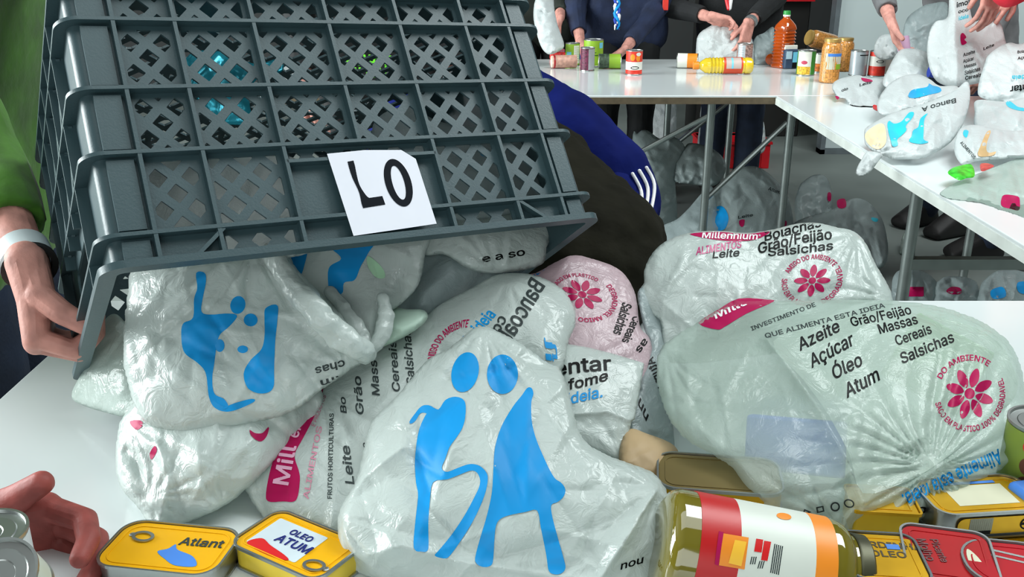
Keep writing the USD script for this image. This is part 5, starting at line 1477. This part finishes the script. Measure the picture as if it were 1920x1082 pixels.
sw = Sheet([(1777, 324), (1786, 315), (1803, 310), (1820, 308), (1827, 320), (1826, 332), (1812, 334), (1800, 338), (1788, 333)], [(1780, 330, 2.40), (1826, 332, 2.40), (1805, 308, 2.47)], T=.016, Tb=.01, seed=241, step=2.5, ncrease=30, crease=.005, zmin=TABLE + .001)
solo('sweet_wrapper', sw.mesh(), M('wrapper_green', (60, 190, 50), .3, var=.35, scale=60), 'bright green sweet wrapper on the right table', 'wrapper', smooth=30)
sw = Sheet([(1838, 308), (1850, 306), (1864, 311), (1852, 318), (1840, 321)], [(1838, 320, 2.44), (1864, 312, 2.44), (1850, 306, 2.5)], T=.012, Tb=.008, seed=243, step=2, ncrease=15, crease=.004, zmin=TABLE + .001)
solo('sweet_wrapper', sw.mesh(), M('wrapper_red', (190, 60, 56), .35, var=.3, scale=60), 'small red wrapper beside the green one', 'wrapper', smooth=30)
# under the tables
FLD = dict(zmin=.002)
qbag('white bag standing under the back table left of the legs', [(1214, 340), (1216, 240), (1217, 196), (1228, 186), (1256, 184), (1268, 192), (1268, 260), (1270, 340)], 5.55, 5.6, T=.06, seed=251, **FLD)
cr = on(1367, 306, 0)
t = thing('red_crate', 'red plastic crate on the floor under the back table', 'crate', cr)
cm = m3.Manifold.cube((.42, .30, .16)).translate((-.21, -.15, .002)) - m3.Manifold.cube((.40, .28, .16)).translate((-.20, -.14, .012))
part(t, 'crate_body', moved(cm, TR(cr)), RED, smooth=False)
part(t, 'crate_rim', moved(m3.Manifold.cube((.44, .32, .014)).translate((-.22, -.16, .15)) - m3.Manifold.cube((.40, .28, .05)).translate((-.20, -.14, .13)), TR(cr)), RED, smooth=False)
for i in range(5):
    part(t, 'crate_rib', moved(box(-.18 + i * .085, -.172 + i * .085, -.156, -.148, .01, .15), TR(cr)), RED, smooth=False)
crb = [(1310, 290), (1312, 230), (1318, 190), (1340, 188), (1350, 230), (1352, 290)]
qbag('white bag in the red crate, left of the black trouser leg', crb, 5.78, 5.85, T=.06, seed=253)
qbag('white bag with a blue patch in the red crate, right of the trouser leg', [(1392, 285), (1392, 235), (1398, 215), (1412, 202), (1424, 190), (1426, 196), (1418, 206), (1428, 220), (1434, 240), (1432, 285)], 5.78, 5.85, T=.06, seed=255, prints=[('blue_patch', 'd', [blob([(1400, 238), (1426, 232), (1430, 244), (1404, 250)])], M('print_soft_blue', (150, 190, 226), .5))])
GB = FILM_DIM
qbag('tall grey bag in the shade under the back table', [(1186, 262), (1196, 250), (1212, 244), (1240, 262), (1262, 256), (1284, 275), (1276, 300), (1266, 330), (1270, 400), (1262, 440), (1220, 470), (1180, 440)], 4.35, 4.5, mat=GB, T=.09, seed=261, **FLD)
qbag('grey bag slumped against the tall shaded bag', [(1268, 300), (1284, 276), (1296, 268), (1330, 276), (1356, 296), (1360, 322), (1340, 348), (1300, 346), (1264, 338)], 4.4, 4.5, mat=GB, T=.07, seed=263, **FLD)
qbag('pale bag on the floor beside the blue sleeve', [(1222, 450), (1240, 425), (1268, 412), (1290, 392), (1316, 362), (1334, 348), (1344, 390), (1350, 440), (1336, 490), (1260, 500), (1224, 480)], 4.05, 4.2, T=.08, seed=265, mat=FILM_GREY, prints=[('blue_mark', 'd', [blob([(1234, 432), (1246, 436), (1244, 452), (1232, 448)])], BLUE)], **FLD)
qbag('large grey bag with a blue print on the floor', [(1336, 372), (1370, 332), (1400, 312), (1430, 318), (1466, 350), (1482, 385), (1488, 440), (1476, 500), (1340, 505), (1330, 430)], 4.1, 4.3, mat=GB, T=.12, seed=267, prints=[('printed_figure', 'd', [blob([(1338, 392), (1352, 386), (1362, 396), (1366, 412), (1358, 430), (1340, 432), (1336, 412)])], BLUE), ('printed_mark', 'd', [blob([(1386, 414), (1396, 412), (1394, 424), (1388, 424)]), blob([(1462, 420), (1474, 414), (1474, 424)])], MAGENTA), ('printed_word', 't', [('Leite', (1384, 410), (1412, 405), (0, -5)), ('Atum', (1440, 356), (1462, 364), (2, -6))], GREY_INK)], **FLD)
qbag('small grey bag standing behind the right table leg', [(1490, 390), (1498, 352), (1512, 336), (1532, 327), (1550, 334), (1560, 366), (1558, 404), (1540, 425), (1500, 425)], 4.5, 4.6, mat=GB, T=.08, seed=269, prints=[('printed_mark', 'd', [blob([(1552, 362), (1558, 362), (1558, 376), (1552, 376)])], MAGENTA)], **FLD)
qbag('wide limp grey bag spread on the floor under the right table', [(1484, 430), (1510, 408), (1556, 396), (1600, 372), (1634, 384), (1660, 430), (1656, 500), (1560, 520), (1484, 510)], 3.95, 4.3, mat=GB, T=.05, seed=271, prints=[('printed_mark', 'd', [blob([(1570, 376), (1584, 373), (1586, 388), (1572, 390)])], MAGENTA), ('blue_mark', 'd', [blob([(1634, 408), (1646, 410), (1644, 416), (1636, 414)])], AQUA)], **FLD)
qbag('clear bag bundle on the floor behind the near table leg', [(1688, 482), (1690, 450), (1698, 436), (1710, 440), (1714, 470), (1708, 486)], 4.3, 4.4, mat=FILM_CLEAR, T=.04, seed=273, **FLD)
qbag('bag with a pink band on the floor, leftmost under the right table', [(1676, 640), (1672, 540), (1680, 512), (1700, 504), (1728, 508), (1752, 524), (1764, 550), (1766, 640)], 3.35, 3.5, mat=FILM_GREY, T=.08, seed=275, prints=[('printed_mark', 'd', [sbox(1702, 538, 1732, 556)], MAGENTA)], **FLD)
qbag('bag with a curved pink mark on the floor, middle under the right table', [(1752, 640), (1754, 545), (1762, 526), (1780, 518), (1820, 523), (1836, 545), (1842, 640)], 3.30, 3.45, mat=FILM_GREY, T=.08, seed=277, prints=[('printed_mark', 'd', [blob([(1774, 546), (1784, 538), (1800, 540), (1802, 550), (1786, 552)])], MAGENTA)], **FLD)
qbag('bag with pale blue print on the floor, rightmost under the right table', [(1834, 640), (1836, 548), (1852, 520), (1880, 506), (1926, 512), (1955, 540), (1955, 640)], 3.25, 3.4, mat=FILM_GREY, T=.08, seed=279, prints=[('blue_mark', 'd', [blob([(1908, 530), (1930, 530), (1930, 550), (1910, 548)]), blob([(1858, 545), (1880, 538), (1886, 556), (1862, 560)])], BLUE)], **FLD)

# ---------------------------------------------------------------- the people behind the tables
bk = b1
def sleeveless(): pass
w5 = at(1172, 92, 4.70)
t5, i5 = person('person in a navy hooded top with a braided blue and white cord', (.60, bk + .20), -93, 1.72, lean=8, arms={'L': (at(1238, 8, 4.95), w5, X * -.85 - UP * .5, -UP - X * .2, dict(curls=((30, 40, 25),) * 4, thumb=((.6, .5, .5), (.7, .3, .5)))), 'R': (at(1078, 12, 4.98), at(1088, 78, 4.88), -UP + X * .2, X, {})}, top=NAVY, legs=DARK, seed=31, hand_edge=.008)
br = [at(1150, y, 4.90 + .0 * y) for y in range(-60, 76, 6)]
for ph, mt in ((0, BLUE), (2.09, WHITE_INK), (4.19, M('cord_navy', (30, 60, 160), .6))):
    pts = [q + X * (.012 * math.sin(i * 1.0 + ph)) + B * (.006 * math.cos(i * 2.0 + ph) + .17) for i, q in enumerate(br)]
    part(t5, 'braided_cord', tube(pts, [.0075] * (len(pts) - 3) + [.0065, .005, .003], 8), mt)
t6, i6 = person('person in black tying a white bag behind the back table', (1.20, bk + .22), -92, 1.76, lean=8, arms={'R': (at(1262, 14, 4.98), at(1332, 32, 4.74), X * .9 - UP * .25 + B * .1, -UP + B * .3, dict(curls=((40, 50, 30),) * 4, k=1.05)), 'L': (at(1456, -6, 4.95), at(1404, 44, 4.72), -UP * .9 - X * .22 + B * .15, -X * .5 - B * .5, dict(curls=((18, 26, 18),) * 4, k=1.05))}, top=DARK, legs=JEANS, seed=35, hand_edge=.008)
part(t6, 'lanyard', tube([at(1352, -60, 4.82), at(1360, -10, 4.80), at(1366, 16, 4.79)], .010, 8), RED)
part(t6, 'lanyard', tube([at(1378, -60, 4.82), at(1372, -10, 4.80), at(1368, 16, 4.79)], .010, 8), WHITE_INK)
part(t6, 'red_tag', bbox(*[v for k_ in range(3) for v in (at(1248, 4, 4.86)[k_] - (.015, .004, .04)[k_], at(1248, 4, 4.86)[k_] + (.015, .004, .04)[k_])], .003), M('tag_red', (214, 50, 36), .5))
d6 = U(at(1404, 44, 4.72) - at(1456, -6, 4.95))
part(t6, 'watch', band(at(1404, 44, 4.72) - d6 * .02, d6, .025, .034, .022), M('watch_grey', (140, 150, 152), .3, metal=.6))
t4, i4 = person('person in dark clothes at the far left of the back table', (.16, bk + .50), -85, 1.70, lean=8, arms={'L': (at(1052, -20, 5.2), at(1050, 34, 4.92), -UP - X * .1, -X, dict(curls=((30, 40, 30),) * 4))}, top=M('dark_green_cloth', (30, 36, 30), .85, bump=.3), legs=DARK, seed=39, hand_edge=.009)
w7 = at(1668, 34, 4.0)
t7, i7 = person('person with pale sleeves dropping a can into a bag at the right', tuple(on(1760, 430, 0)[:2]), 205, 1.70, lean=14, arms={'R': (at(1640, -60, 4.25), w7, -UP * .95 + X * .3, B * .4 + X * .6, dict(curls=((16, 24, 16),) * 4, k=1.05))}, top=GREY_CLOTH, legs=JEANS, seed=41, hand_edge=.008)
t8, i8 = person('person in red beside the right table with both hands in a bag', (2.16, 3.62), 182, 1.68, lean=10, arms={'R': (at(1905, -30, 3.7), at(1902, -26, 3.62), -X * .6 - UP * .7, -UP * .3 + B * -.8, dict(curls=((20, 30, 20),) * 4)), 'L': (at(1890, -20, 3.3), at(1866, -34, 3.45), -X * .2 - UP * .95, -X * .3 - B, dict(curls=((20, 30, 20),) * 4))}, top=RED_CLOTH, legs=JEANS, seed=43, hand_edge=.008,
                feet=[np.array(on(1846, 484, 0)), np.array(on(1846, 484, 0)) + [.14, -.30, 0]])
solo('pink_can', rod(at(1692, 70, 4.02), at(1697, 106, 4.02), .026, 24), M('label_lilac', (196, 160, 190), .45), 'lilac can held in the dropping hand', 'can')
# stacked blue and red packs on the floor far behind
for k in range(5):
    q = on(1074, 190, 0) * [1, 0, 0] + [0, 6.4, .002 + k * .22]
    solo('stacked_pack', moved(bbox(-.15, .15, -.15, .15, 0, .215, .02), TR(q, 3 * k)), M('pack_blue', (30, 70, 170), .4, var=.3, scale=12) if k < 4 else M('pack_red', (190, 24, 50), .4, var=.2), ('blue pack in the stack behind the table, number %s from the floor' % ['one', 'two', 'three', 'four'][k]) if k < 4 else 'red pack on top of the blue stack behind the table', 'pack', group='stacked packs behind the back table')
q = on(1508, 289, 0)
t = thing('wall_box', 'dark stacked boxes with a red edge by the white door', 'box', (q[0], 6.9, 0))
for k, (x0, x1, z0, z1) in enumerate(((-.62, -.16, .001, .52), (-.14, .12, .001, .50), (-.60, -.20, .523, 1.02), (-.18, .12, .503, 1.02))):
    part(t, 'dark_carton', bbox(q[0] + x0, q[0] + x1, 6.8, 7.2, z0, z1, .01), M('dark_box', (26, 25, 23), .75))
part(t, 'shelf_edge', box(q[0] - .16, q[0] + .12, 6.72, 6.78, .93, .985), RED, smooth=False)
part(t, 'shelf_top', box(q[0] - .30, q[0] + .12, 6.74, 7.2, 1.0202, 1.06), LWHITE, smooth=False)
